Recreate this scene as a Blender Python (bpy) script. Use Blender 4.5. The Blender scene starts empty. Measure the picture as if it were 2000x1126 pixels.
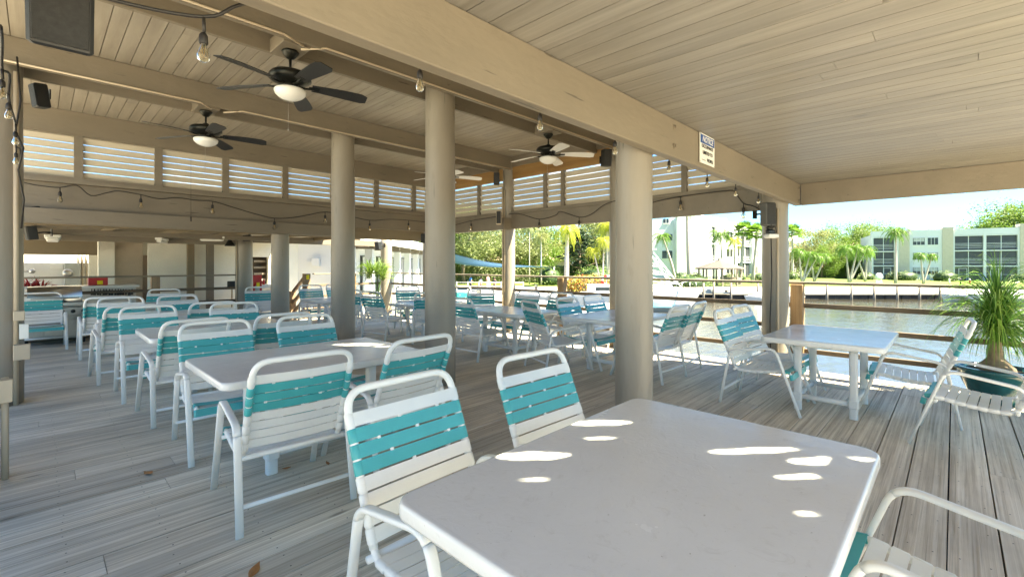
import bpy, math, random
from mathutils import Vector, Matrix
R = math.radians
C = bpy.context.scene.collection
EYE = 1.52; FPX = 895.0; HY = 516.0
CA, SA = math.cos(R(44)), math.sin(R(44))          # view direction in the deck's own axes

# ---------- surveying helpers: a reading off the photo plus a known plane gives a real position ----------
def dl(d, l, z=0.0):
    return Vector((CA*d + SA*l, SA*d - CA*l, z))
def pxd(px, d, z=0.0):
    return dl(d, (px-1000)/FPX*d, z)
def onY(px, y, Y):
    u = (px-1000)/FPX; d = Y/(SA - CA*u)
    return Vector((CA*d + SA*u*d, Y, EYE-(y-HY)*d/FPX))
def onX(px, y, X):
    u = (px-1000)/FPX; d = X/(CA + SA*u)
    return Vector((X, SA*d - CA*u*d, EYE-(y-HY)*d/FPX))

# ---------- materials ----------
MATS = {}
def nmat(name):
    m = bpy.data.materials.new(name); m.use_nodes = True
    nt = m.node_tree; b = nt.nodes['Principled BSDF']
    return m, nt, b
def N(nt, t, **kw):
    n = nt.nodes.new(t)
    for k, v in kw.items():
        if k.startswith('i_'):
            key = k[2:]
            key = int(key) if key.isdigit() else key.replace('_', ' ')
            n.inputs[key].default_value = v
        else: setattr(n, k, v)
    return n
def ramp(nt, stops):
    n = nt.nodes.new('ShaderNodeValToRGB'); cr = n.color_ramp
    while len(cr.elements) < len(stops): cr.elements.new(0.5)
    for e, (p, c) in zip(cr.elements, stops):
        e.position = p; e.color = (c[0], c[1], c[2], 1)
    return n
def coords(nt, scale=(1,1,1), island=False, kind='Object'):
    tc = N(nt, 'ShaderNodeTexCoord')
    mp = N(nt, 'ShaderNodeMapping'); mp.inputs['Scale'].default_value = scale
    if island:
        g = N(nt, 'ShaderNodeNewGeometry')
        mul = N(nt, 'ShaderNodeVectorMath', operation='SCALE'); mul.inputs[0].default_value = (37, 53, 71)
        nt.links.new(g.outputs['Random Per Island'], mul.inputs['Scale'])
        add = N(nt, 'ShaderNodeVectorMath', operation='ADD')
        nt.links.new(tc.outputs[kind], add.inputs[0]); nt.links.new(mul.outputs[0], add.inputs[1])
        nt.links.new(add.outputs[0], mp.inputs['Vector'])
    else:
        nt.links.new(tc.outputs[kind], mp.inputs['Vector'])
    return mp.outputs[0]
def mixc(nt, a, b, fac, mode='MIX'):
    n = nt.nodes.new('ShaderNodeMix'); n.data_type = 'RGBA'; n.blend_type = mode
    for sock, v in ((n.inputs[0], fac), (n.inputs[6], a), (n.inputs[7], b)):
        if isinstance(v, bpy.types.NodeSocket): nt.links.new(v, sock)
        elif isinstance(v, (int, float)): sock.default_value = v
        else: sock.default_value = (v[0], v[1], v[2], 1)
    return n.outputs[2]
def bump(nt, b, h, strength=.3, dist=.01):
    n = N(nt, 'ShaderNodeBump'); n.inputs['Strength'].default_value = strength; n.inputs['Distance'].default_value = dist
    nt.links.new(h, n.inputs['Height']); nt.links.new(n.outputs[0], b.inputs['Normal'])

def paint(name, col, rough=.55, var=.12, scale=3.0, bmp=.15, metal=0, grain=None, spec=.5, dirt=.0, dirtcol=(.12,.09,.06), cracks=None):
    m, nt, b = nmat(name)
    v = coords(nt, grain or (1,1,1))
    n1 = N(nt, 'ShaderNodeTexNoise', i_Scale=scale, i_Detail=6, i_Roughness=.6); nt.links.new(v, n1.inputs['Vector'])
    r = ramp(nt, [(.3, [c*(1-var) for c in col]), (.7, [min(1, c*(1+var*.6)) for c in col])])
    nt.links.new(n1.outputs['Fac'], r.inputs[0]); out = r.outputs[0]
    if dirt:
        n2 = N(nt, 'ShaderNodeTexNoise', i_Scale=scale*4.3, i_Detail=8, i_Roughness=.7); nt.links.new(v, n2.inputs['Vector'])
        r2 = ramp(nt, [(.60, (0,0,0)), (.78, (1,1,1))]); nt.links.new(n2.outputs['Fac'], r2.inputs[0])
        ml = N(nt, 'ShaderNodeMath', operation='MULTIPLY'); ml.inputs[1].default_value = dirt
        nt.links.new(r2.outputs[0], ml.inputs[0])
        out = mixc(nt, out, dirtcol, ml.outputs[0])
    if cracks:
        vc = coords(nt, cracks)
        nc = N(nt, 'ShaderNodeTexNoise', i_Scale=1.0, i_Detail=3, i_Roughness=.5); nt.links.new(vc, nc.inputs['Vector'])
        rc = ramp(nt, [(.27, (1,1,1)), (.31, (0,0,0))]); nt.links.new(nc.outputs['Fac'], rc.inputs[0])
        mc = N(nt, 'ShaderNodeMath', operation='MULTIPLY'); mc.inputs[1].default_value = .75; nt.links.new(rc.outputs[0], mc.inputs[0])
        out = mixc(nt, out, [c*.25 for c in col], mc.outputs[0])
    nt.links.new(out, b.inputs['Base Color'])
    b.inputs['Roughness'].default_value = rough; b.inputs['Metallic'].default_value = metal
    b.inputs['Specular IOR Level'].default_value = spec
    if bmp:
        n3 = N(nt, 'ShaderNodeTexNoise', i_Scale=scale*12, i_Detail=4); nt.links.new(v, n3.inputs['Vector'])
        bump(nt, b, n3.outputs['Fac'], bmp, .01)
    MATS[name] = m; return m
def plank(name, c0, c1, c2, along='X', rough=.75, grainscale=26, knots=.5, islandvar=.25, blotch=.35, bmp=.4, streak=1.0):
    """wood boards: grain stretched along the board, each board its own tint"""
    m, nt, b = nmat(name)
    sc = {'X': (.55, grainscale, grainscale), 'Y': (grainscale, .55, grainscale), 'Z': (grainscale, grainscale, .55)}[along]
    v = coords(nt, sc, island=True)
    v2 = coords(nt, {'X': (.5,1.6,1.6), 'Y': (1.6,.5,1.6), 'Z': (1.6,1.6,.5)}[along])
    g = N(nt, 'ShaderNodeTexNoise', i_Scale=1.0, i_Detail=8, i_Roughness=.68, i_Distortion=.5); nt.links.new(v, g.inputs['Vector'])
    r = ramp(nt, [(.30, c0), (.5, c1), (.70, c2)]); nt.links.new(g.outputs['Fac'], r.inputs[0]); out = r.outputs[0]
    # fine dark cracks
    v3 = coords(nt, tuple(x*2.6 if x > 1 else x*1.4 for x in sc), island=True)
    g2 = N(nt, 'ShaderNodeTexNoise', i_Scale=1.0, i_Detail=5, i_Roughness=.6); nt.links.new(v3, g2.inputs['Vector'])
    r2 = ramp(nt, [(.34, (1,1,1)), (.42, (0,0,0))]); nt.links.new(g2.outputs['Fac'], r2.inputs[0])
    ms = N(nt, 'ShaderNodeMath', operation='MULTIPLY'); ms.inputs[1].default_value = .55*streak
    nt.links.new(r2.outputs[0], ms.inputs[0])
    out = mixc(nt, out, [x*.35 for x in c0], ms.outputs[0])
    bl = N(nt, 'ShaderNodeTexNoise', i_Scale=1.3, i_Detail=5, i_Roughness=.6); nt.links.new(v2, bl.inputs['Vector'])
    rb = ramp(nt, [(.35, (1-blotch,)*3), (.65, (1+blotch*.45,)*3)]); nt.links.new(bl.outputs['Fac'], rb.inputs[0])
    out = mixc(nt, out, rb.outputs[0], 1.0, 'MULTIPLY')
    geo = N(nt, 'ShaderNodeNewGeometry')
    ri = ramp(nt, [(0, (1-islandvar, 1-islandvar, 1-islandvar)), (.5, (1,.985,.96)), (1, (1+islandvar*.4, 1+islandvar*.38, 1+islandvar*.36))])
    nt.links.new(geo.outputs['Random Per Island'], ri.inputs[0])
    out = mixc(nt, out, ri.outputs[0], 1.0, 'MULTIPLY')
    if knots:
        kv = coords(nt, {'X': (1.1,4.2,1), 'Y': (4.2,1.1,1), 'Z': (4.2,4.2,1.1)}[along], island=True)
        vo = N(nt, 'ShaderNodeTexVoronoi', i_Scale=1.0); nt.links.new(kv, vo.inputs['Vector'])
        rk = ramp(nt, [(.03, (1,1,1)), (.085, (0,0,0))]); nt.links.new(vo.outputs['Distance'], rk.inputs[0])
        mk = N(nt, 'ShaderNodeMath', operation='MULTIPLY'); mk.inputs[1].default_value = knots
        nt.links.new(rk.outputs[0], mk.inputs[0])
        out = mixc(nt, out, [x*.28 for x in c0], mk.outputs[0])
    nt.links.new(out, b.inputs['Base Color']); b.inputs['Roughness'].default_value = rough
    if bmp: bump(nt, b, g.outputs['Fac'], bmp, .004)
    MATS[name] = m; return m
def foliage(name, cols, trans=.45, rough=.55):
    m, nt, b = nmat(name)
    geo = N(nt, 'ShaderNodeNewGeometry')
    r = ramp(nt, [(i/(len(cols)-1), c) for i, c in enumerate(cols)])
    nt.links.new(geo.outputs['Random Per Island'], r.inputs[0])
    nt.links.new(r.outputs[0], b.inputs['Base Color']); b.inputs['Roughness'].default_value = rough
    tr = N(nt, 'ShaderNodeBsdfTranslucent'); hs = N(nt, 'ShaderNodeHueSaturation'); hs.inputs['Value'].default_value = 1.5
    nt.links.new(r.outputs[0], hs.inputs['Color']); nt.links.new(hs.outputs[0], tr.inputs['Color'])
    mx = N(nt, 'ShaderNodeMixShader'); mx.inputs[0].default_value = trans
    nt.links.new(b.outputs[0], mx.inputs[1]); nt.links.new(tr.outputs[0], mx.inputs[2])
    nt.links.new(mx.outputs[0], nt.nodes['Material Output'].inputs['Surface'])
    MATS[name] = m; return m

TAN = (.21, .175, .132)
paint('beam_paint', TAN, .5, .14, 2.2, .3, grain=(.4,1,1), dirt=.45, cracks=(2.2,30,30))
paint('beam_inner', (.22,.17,.105), .6, .12, 2.2, .2, dirt=.35)
paint('column_paint', (.30,.263,.215), .40, .14, 1.8, .3, grain=(1.4,1.4,.28), dirt=.5, dirtcol=(.20,.15,.10), cracks=(26,26,1.6))
paint('louver_paint', (.56,.49,.39), .55, .08, 2, .15)
paint('conduit_paint', (.55,.45,.33), .45, .05, 2, 0)
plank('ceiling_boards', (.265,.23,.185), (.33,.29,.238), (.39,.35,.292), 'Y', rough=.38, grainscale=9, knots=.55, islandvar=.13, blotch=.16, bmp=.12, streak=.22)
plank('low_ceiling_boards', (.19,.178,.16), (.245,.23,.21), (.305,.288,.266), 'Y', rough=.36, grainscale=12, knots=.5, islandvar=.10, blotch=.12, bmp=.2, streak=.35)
plank('deck_boards', (.42,.335,.24), (.69,.605,.485), (.88,.81,.69), 'X', rough=.7, grainscale=38, knots=.6, islandvar=.15, blotch=.28, bmp=.9, streak=.62)
plank('rail_wood', (.10,.07,.045), (.16,.118,.08), (.22,.17,.12), 'Y', rough=.7, grainscale=20, knots=0, islandvar=.1, blotch=.3, bmp=.2, streak=.4)
plank('rail_cap', (.16,.135,.10), (.22,.19,.145), (.30,.26,.205), 'Y', rough=.6, grainscale=20, knots=0, islandvar=.1, blotch=.2, bmp=.2, streak=.3)
plank('post_wood', (.15,.085,.04), (.28,.18,.095), (.38,.26,.15), 'Z', rough=.65, grainscale=14, knots=.7, islandvar=.05, blotch=.25, bmp=.2, streak=.4)
plank('old_post', (.20,.13,.08), (.30,.21,.135), (.38,.28,.19), 'Z', rough=.7, grainscale=16, knots=.5, islandvar=.1, blotch=.3, bmp=.2, streak=.5)
plank('raw_pine', (.26,.135,.045), (.34,.19,.07), (.40,.24,.10), 'Y', rough=.6, grainscale=7, knots=1, islandvar=.05, blotch=.2, bmp=.1, streak=.2)
plank('brown_boards', (.11,.08,.055), (.19,.145,.10), (.27,.215,.16), 'X', rough=.8, grainscale=18, knots=.4, islandvar=.2, blotch=.3, bmp=.3)
plank('dock_wood', (.12,.10,.085), (.2,.18,.155), (.3,.275,.24), 'Z', rough=.85, grainscale=10, knots=0, islandvar=.2, blotch=.3, bmp=.2)
paint('white_tube', (.88,.88,.86), .32, .03, 3, .04, dirt=.05)
paint('white_strap', (.85,.85,.83), .42, .05, 4, .08, dirt=.08)
paint('teal_strap', (.045,.42,.44), .40, .10, 5, .08)
paint('white_plastic', (.76,.76,.75), .4, .04, 3, .05)
paint('black_metal', (.018,.018,.017), .38, .2, 6, .1)
paint('fan_bronze', (.022,.022,.018), .35, .3, 9, .2, metal=.6)
paint('blade_black', (.02,.02,.02), .42, .2, 5, .05)
paint('blade_white', (.72,.71,.69), .4, .05, 4, .05)
paint('frosted_glass', (.80,.79,.76), .25, .02, 3, 0)
paint('speaker_black', (.018,.018,.018), .5, .2, 8, .1)
paint('speaker_grille', (.03,.03,.03), .7, .3, 60, .4)
paint('speaker_grey', (.10,.10,.095), .5, .1, 8, .1)
paint('rubber_black', (.015,.012,.01), .55, .2, 9, 0)
paint('steel', (.42,.41,.39), .3, .12, 5, .05, metal=.9)
paint('galvanised', (.36,.38,.37), .45, .1, 5, .05, metal=.3)
paint('stucco_white', (.74,.72,.67), .85, .05, 2, .5, dirt=.04)
paint('stucco_cream', (.84,.82,.73), .85, .06, 2, .8, dirt=.06)
paint('stucco_tan', (.58,.50,.40), .9, .08, 3, .6)
paint('facade_white', (.70,.71,.71), .8, .06, .4, .1, dirt=.05, dirtcol=(.5,.5,.48))
paint('door_brown', (.17,.12,.08), .6, .1, 4, .1)
paint('dark_void', (.02,.02,.02), .7, .1, 4, 0)
paint('screen_dark', (.045,.05,.055), .35, .35, .5, 0)
paint('curtain', (.5,.5,.48), .8, .2, 3, .1)
paint('gazebo_roof', (.11,.09,.08), .85, .25, 4, .5)
paint('wood_grey', (.3,.25,.2), .8, .2, 5, .2)
paint('red_paint', (.55,.018,.02), .35, .1, 5, 0)
paint('yellow_tag', (.85,.68,.02), .5, .05, 5, 0)
paint('yellow_sign', (.8,.62,.03), .5, .05, 5, 0)
paint('sign_white', (.80,.79,.75), .4, .03, 5, 0)
paint('sign_blue', (.006,.07,.27), .4, .03, 5, 0)
paint('ink', (.015,.015,.02), .5, .03, 5, 0)
paint('pot_teal', (.012,.10,.115), .12, .5, 4, .12)
paint('soil', (.06,.04,.025), .95, .3, 20, .8)
paint('palm_bulb', (.28,.21,.14), .9, .3, 12, .8)
paint('bark_grey', (.30,.27,.23), .9, .25, 3, .6)
paint('bark_brown', (.19,.14,.10), .9, .3, 3, .7)
paint('palm_trunk', (.42,.38,.33), .9, .22, 6, .5)
paint('bounce_concrete', (.64,.61,.56), .9, .12, 1, .3, dirt=.1)  # extra pale, for the unseen slab added to bounce sunlight
paint('concrete', (.40,.375,.345), .9, .12, 1, .3, dirt=.1)
paint('seawall', (.035,.032,.03), .8, .5, 1.4, .5)
paint('hull_white', (.80,.80,.79), .18, .02, 1, 0)
paint('boat_blue', (.10,.28,.42), .3, .05, 1, 0)
paint('boat_glass', (.02,.025,.03), .1, .1, 1, 0)
paint('vinyl_cover', (.75,.75,.75), .6, .06, 3, .4)
paint('sail_blue', (.10,.30,.62), .7, .05, 1, .1)
paint('skin', (.42,.24,.16), .6, .05, 5, 0)
paint('shirt_blue', (.02,.17,.48), .8, .1, 5, .1)
paint('shirt_pink', (.62,.26,.28), .8, .1, 5, .1)
paint('cloth_white', (.75,.75,.75), .8, .05, 5, .1)
paint('cloth_dark', (.04,.04,.05), .8, .1, 5, .1)
paint('hair_dark', (.02,.015,.01), .7, .1, 5, .1)
paint('tile_red', (.42,.13,.06), .8, .2, 3, .3)
paint('house_peach', (.62,.45,.32), .85, .06, 1, .2)
paint('car_dark', (.02,.022,.025), .25, .1, 1, 0)
paint('leaf_dead', (.42,.17,.05), .7, .3, 30, .1)
paint('dish_grey', (.55,.56,.56), .5, .05, 3, 0)
paint('cup_amber', (.55,.25,.08), .4, .1, 3, 0)
foliage('leaf_mid', [(.05,.095,.02), (.09,.155,.03), (.15,.22,.045), (.21,.28,.07)], .35)
foliage('leaf_light', [(.10,.125,.045), (.14,.175,.06), (.19,.225,.085), (.25,.28,.12)], .35)
foliage('leaf_dark', [(.008,.026,.008), (.016,.045,.010), (.030,.07,.015)], .15)
foliage('leaf_fresh', [(.06,.115,.018), (.10,.18,.025), (.16,.25,.04)], .4)
foliage('leaf_olive', [(.12,.14,.045), (.20,.22,.07), (.27,.28,.10)], .35)
foliage('leaf_croton', [(.30,.06,.02), (.36,.20,.03), (.20,.26,.04), (.42,.30,.05)], .3)
foliage('leaf_red', [(.25,.012,.012), (.40,.02,.02), (.30,.03,.03)], .3)
foliage('palm_green', [(.05,.12,.02), (.10,.20,.03), (.17,.28,.05)], .4, .4)
foliage('palm_yellow', [(.22,.28,.03), (.38,.38,.05), (.30,.34,.05)], .5, .4)
foliage('ponytail', [(.05,.14,.025), (.10,.23,.04), (.19,.34,.07), (.30,.42,.12)], .4, .35)
foliage('hedge_green', [(.06,.13,.02), (.12,.22,.03), (.2,.3,.05)], .4)

# glossy painted table top with brushed-on resin ripples
m, nt, b = nmat('table_top')
v = coords(nt, (1,1,1))
n1 = N(nt, 'ShaderNodeTexNoise', i_Scale=2.2, i_Detail=5, i_Roughness=.55); nt.links.new(v, n1.inputs['Vector'])
r = ramp(nt, [(.3, (.77,.77,.76)), (.7, (.84,.84,.83))]); nt.links.new(n1.outputs['Fac'], r.inputs[0])
n5 = N(nt, 'ShaderNodeTexNoise', i_Scale=9, i_Detail=10, i_Roughness=.75, i_Distortion=2.5); nt.links.new(v, n5.inputs['Vector'])
r5 = ramp(nt, [(.56, (0,0,0)), (.64, (.22,.22,.22))]); nt.links.new(n5.outputs['Fac'], r5.inputs[0])
n6 = N(nt, 'ShaderNodeTexNoise', i_Scale=70, i_Detail=2); nt.links.new(v, n6.inputs['Vector'])
r6 = ramp(nt, [(.74, (0,0,0)), (.77, (.5,.5,.5))]); nt.links.new(n6.outputs['Fac'], r6.inputs[0])
o5 = mixc(nt, mixc(nt, r.outputs[0], (.55,.53,.49), r5.outputs[0]), (.3,.27,.22), r6.outputs[0])
nt.links.new(o5, b.inputs['Base Color'])
rr = ramp(nt, [(.35, (.16,)*3), (.7, (.30,)*3)]); nt.links.new(n1.outputs['Fac'], rr.inputs[0]); nt.links.new(rr.outputs[0], b.inputs['Roughness'])
n2 = N(nt, 'ShaderNodeTexNoise', i_Scale=22, i_Detail=4, i_Roughness=.55, i_Distortion=1.2); nt.links.new(v, n2.inputs['Vector'])
bump(nt, b, n2.outputs['Fac'], .30, .005); MATS['table_top'] = m
# bulbs
m, nt, b = nmat('bulb_glass'); b.inputs['Base Color'].default_value = (1,.86,.60,1); b.inputs['Roughness'].default_value = .03
b.inputs['Transmission Weight'].default_value = .92; b.inputs['IOR'].default_value = 1.25; MATS['bulb_glass'] = m
m, nt, b = nmat('filament'); b.inputs['Base Color'].default_value = (.9,.5,.08,1); b.inputs['Roughness'].default_value = .4; MATS['filament'] = m
m, nt, b = nmat('window_glass'); b.inputs['Base Color'].default_value = (.03,.035,.04,1); b.inputs['Roughness'].default_value = .06; MATS['window_glass'] = m
# water
m, nt, b = nmat('canal_water')
b.inputs['Base Color'].default_value = (.05,.045,.032,1); b.inputs['Roughness'].default_value = .04; b.inputs['IOR'].default_value = 1.33
b.inputs['Specular IOR Level'].default_value = .9
v = coords(nt, (1,1,1))
mp = N(nt, 'ShaderNodeMapping'); mp.inputs['Rotation'].default_value = (0,0,R(-46)); mp.inputs['Scale'].default_value = (.8, 2.2, 1); nt.links.new(v, mp.inputs['Vector'])
w1 = N(nt, 'ShaderNodeTexNoise', i_Scale=1.5, i_Detail=5, i_Roughness=.6, i_Distortion=.4); nt.links.new(mp.outputs[0], w1.inputs['Vector'])
w2 = N(nt, 'ShaderNodeTexNoise', i_Scale=.22, i_Detail=2); nt.links.new(v, w2.inputs['Vector'])
ml = N(nt, 'ShaderNodeMath', operation='MULTIPLY'); nt.links.new(w1.outputs['Fac'], ml.inputs[0]); nt.links.new(w2.outputs['Fac'], ml.inputs[1])
bump(nt, b, ml.outputs[0], .45, .10); MATS['canal_water'] = m
# lawn
m, nt, b = nmat('lawn_grass'); v = coords(nt)
n1 = N(nt, 'ShaderNodeTexNoise', i_Scale=.35, i_Detail=8, i_Roughness=.7); nt.links.new(v, n1.inputs['Vector'])
r = ramp(nt, [(.3, (.075,.12,.02)), (.55, (.12,.175,.03)), (.75, (.18,.23,.055))]); nt.links.new(n1.outputs['Fac'], r.inputs[0])
nt.links.new(r.outputs[0], b.inputs['Base Color']); b.inputs['Roughness'].default_value = .9
n2 = N(nt, 'ShaderNodeTexNoise', i_Scale=14, i_Detail=4); nt.links.new(v, n2.inputs['Vector']); bump(nt, b, n2.outputs['Fac'], .7, .08); MATS['lawn_grass'] = m
def M(k): return MATS[k]

# ---------- mesh builder ----------
class MB:
    def __init__(s): s.v = []; s.f = []; s.m = []; s.s = []; s.mi = 0; s.sm = False
    def mat(s, i): s.mi = i; return s
    def smooth(s, on=True): s.sm = on; return s
    def add(s, vs, fs):
        o = len(s.v); s.v += [tuple(v) for v in vs]
        for f in fs: s.f.append([i+o for i in f]); s.m.append(s.mi); s.s.append(s.sm)
    def box(s, x0, x1, y0, y1, z0, z1, mtx=None, ch=0.0):
        if ch:
            c = ch; vs = []
            for z, k in ((z0, c), (z0+c, 0), (z1-c, 0), (z1, c)):
                xa, xb, ya, yb = x0+k, x1-k, y0+k, y1-k
                vs += [(xa+c,ya,z),(xb-c,ya,z),(xb,ya+c,z),(xb,yb-c,z),(xb-c,yb,z),(xa+c,yb,z),(xa,yb-c,z),(xa,ya+c,z)]
            fs = [list(range(7,-1,-1)), list(range(24,32))]
            for r_ in range(3):
                for i in range(8): fs.append([r_*8+i, r_*8+(i+1)%8, r_*8+8+(i+1)%8, r_*8+8+i])
        else:
            vs = [(x0,y0,z0),(x1,y0,z0),(x1,y1,z0),(x0,y1,z0),(x0,y0,z1),(x1,y0,z1),(x1,y1,z1),(x0,y1,z1)]
            fs = [(3,2,1,0),(4,5,6,7),(0,1,5,4),(1,2,6,5),(2,3,7,6),(3,0,4,7)]
        if mtx is not None: vs = [mtx @ Vector(v) for v in vs]
        s.add(vs, fs); return s
    def prof(s, pts, secs, cap=True, closed=False):
        """sweep: at each path point a ring given by sec offsets (a,b) in a carried frame"""
        P = [Vector(p) for p in pts]; n = len(P); k = len(secs); vs = []
        up = None
        for i, p in enumerate(P):
            if closed: t = P[(i+1)%n]-P[i-1]
            else: t = (P[min(i+1,n-1)]-P[max(i-1,0)])
            t.normalize()
            if up is None:
                up = Vector((1,0,0)) if abs(t.x) < .9 else Vector((0,1,0))
            a = (up - t*up.dot(t)); 
            if a.length < 1e-5: a = t.orthogonal()
            a.normalize(); up = a; b_ = t.cross(a)
            for (x, y) in secs: vs.append(p + a*x + b_*y)
        fs = []
        for i in range(n if closed else n-1):
            j = (i+1) % n
            for q in range(k): fs.append((i*k+q, i*k+(q+1)%k, j*k+(q+1)%k, j*k+q))
        if cap and not closed: fs.append(tuple(range(k-1,-1,-1))); fs.append(tuple(range((n-1)*k, n*k)))
        s.add(vs, fs); return s
    def tube(s, pts, r, k=8, cap=True, closed=False):
        sm = s.sm; s.sm = True
        s.prof(pts, [(r*math.cos(2*math.pi*i/k), r*math.sin(2*math.pi*i/k)) for i in range(k)], cap, closed); s.sm = sm; return s
    def taper(s, pts, rs, k=8):
        sm = s.sm; s.sm = True
        P = [Vector(p) for p in pts]; n = len(P); vs = []; up = None
        for i, p in enumerate(P):
            t = (P[min(i+1,n-1)]-P[max(i-1,0)]).normalized()
            if up is None: up = Vector((1,0,0)) if abs(t.x) < .9 else Vector((0,1,0))
            a = (up - t*up.dot(t)).normalized(); up = a; b_ = t.cross(a)
            for q in range(k):
                w = 2*math.pi*q/k; vs.append(p + (a*math.cos(w)+b_*math.sin(w))*rs[i])
        fs = [(i*k+q, i*k+(q+1)%k, (i+1)*k+(q+1)%k, (i+1)*k+q) for i in range(n-1) for q in range(k)]
        fs += [tuple(range(k-1,-1,-1)), tuple(range((n-1)*k, n*k))]
        s.add(vs, fs); s.sm = sm; return s
    def lathe(s, prof, c=(0,0,0), k=20, smooth=True, wob=0):
        sm = s.sm; s.sm = smooth; vs = []; cx, cy, cz = c
        for (r, z) in prof:
            for q in range(k):
                w = 2*math.pi*q/k; rr = r*(1+wob*math.sin(3*w+z*4)); vs.append((cx+rr*math.cos(w), cy+rr*math.sin(w), cz+z))
        n = len(prof); fs = [(i*k+q, i*k+(q+1)%k, (i+1)*k+(q+1)%k, (i+1)*k+q) for i in range(n-1) for q in range(k)]
        if prof[0][0] > 1e-6: fs.append(tuple(range(k-1,-1,-1)))
        if prof[-1][0] > 1e-6: fs.append(tuple(range((n-1)*k, n*k)))
        s.add(vs, fs); s.sm = sm; return s
    def poly(s, outline, z0, z1, mtx=None):
        n = len(outline); vs = [(x,y,z0) for x,y in outline]+[(x,y,z1) for x,y in outline]
        fs = [tuple(range(n-1,-1,-1)), tuple(range(n,2*n))]+[(i,(i+1)%n,n+(i+1)%n,n+i) for i in range(n)]
        if mtx is not None: vs = [mtx @ Vector(v) for v in vs]
        s.add(vs, fs); return s
    def build(s, name, mats, parent=None, loc=None, rz=0, data=False):
        me = bpy.data.meshes.new(name); me.from_pydata(s.v, [], s.f)
        if not isinstance(mats, (list, tuple)): mats = [mats]
        for m_ in mats: me.materials.append(M(m_) if isinstance(m_, str) else m_)
        me.polygons.foreach_set('material_index', s.m); me.polygons.foreach_set('use_smooth', s.s); me.update()
        if data: return me
        o = bpy.data.objects.new(name, me); C.objects.link(o)
        if loc is not None: o.location = loc
        o.rotation_euler.z = rz
        if parent is not None: o.parent = parent
        return o
def tag(o, label=None, cat=None, group=None, kind=None):
    if label: o['label'] = label
    if cat: o['category'] = cat
    if group: o['group'] = group
    if kind: o['kind'] = kind
    return o
def thing(name, loc, label, cat, group=None, rz=0):
    o = bpy.data.objects.new(name, None); C.objects.link(o); o.location = loc; o.rotation_euler.z = rz
    o.empty_display_size = .1; o['kind'] = 'thing'
    return tag(o, label, cat, group)
def struct(o): o['kind'] = 'structure'; return o
def copy_tree(o, parent=None):
    c = o.copy(); C.objects.link(c)
    if parent is not None: c.parent = parent
    for ch in list(o.children): copy_tree(ch, c)
    return c
def place(proto, used, loc, rz, label, group=None, scale=None):
    o = proto if not used else copy_tree(proto)
    o.location = loc; o.rotation_euler.z = rz; o['label'] = label
    if group: o['group'] = group
    if scale: o.scale = (scale,)*3 if isinstance(scale, (int, float)) else scale
    return o
# =====================================================================  DECK AND PAVILION
rnd = random.Random(7)
def deck_mesh(x0, x1, y0, y1):
    mb = MB(); w = .212; y = y0; k = 0
    while y < y1:
        x = x0 - rnd.uniform(0, 3.4)
        while x < x1:
            L = rnd.choice((3.66, 4.27, 4.88)); a, b_ = max(x, x0), min(x+L-.003, x1)
            if b_-a > .05:
                g = rnd.uniform(.003, .0075); dz = rnd.uniform(-.0025, 0)
                mb.box(a, b_, y+g, y+w-g*.4, -.045, dz)
            x += L
        y += w; k += 1
    return mb
deck = struct(deck_mesh(-4.2, 7.72, -4.0, 13.1).build('deck', 'deck_boards'))
mb = MB(); mb.box(-4.2, 7.68, -4, 13.08, -.32, -.10)
for i in range(8): mb.box(-4.0+i*1.6, -3.95+i*1.6, -3.9, 13, -.30, -.051)
struct(mb.build('deck_substructure', 'dark_void'))
# nail heads: paired dark dots over each joist
mb = MB()
for i in range(0, 30):
    xx = -3.9+i*.4
    for j in range(80):
        yy = -4+.212*j
        if yy < 7 and xx > -1:
            for q in (.05, .16):
                cx, cy = xx+rnd.uniform(-.012,.012), yy+q+rnd.uniform(-.008,.008); r_ = .0045
                mb.add([(cx+r_*math.cos(a*math.pi/3), cy+r_*math.sin(a*math.pi/3), .0012) for a in range(6)], [tuple(range(6))])
nh = mb.build('nail_heads', 'ink'); nh.parent = deck

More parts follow.
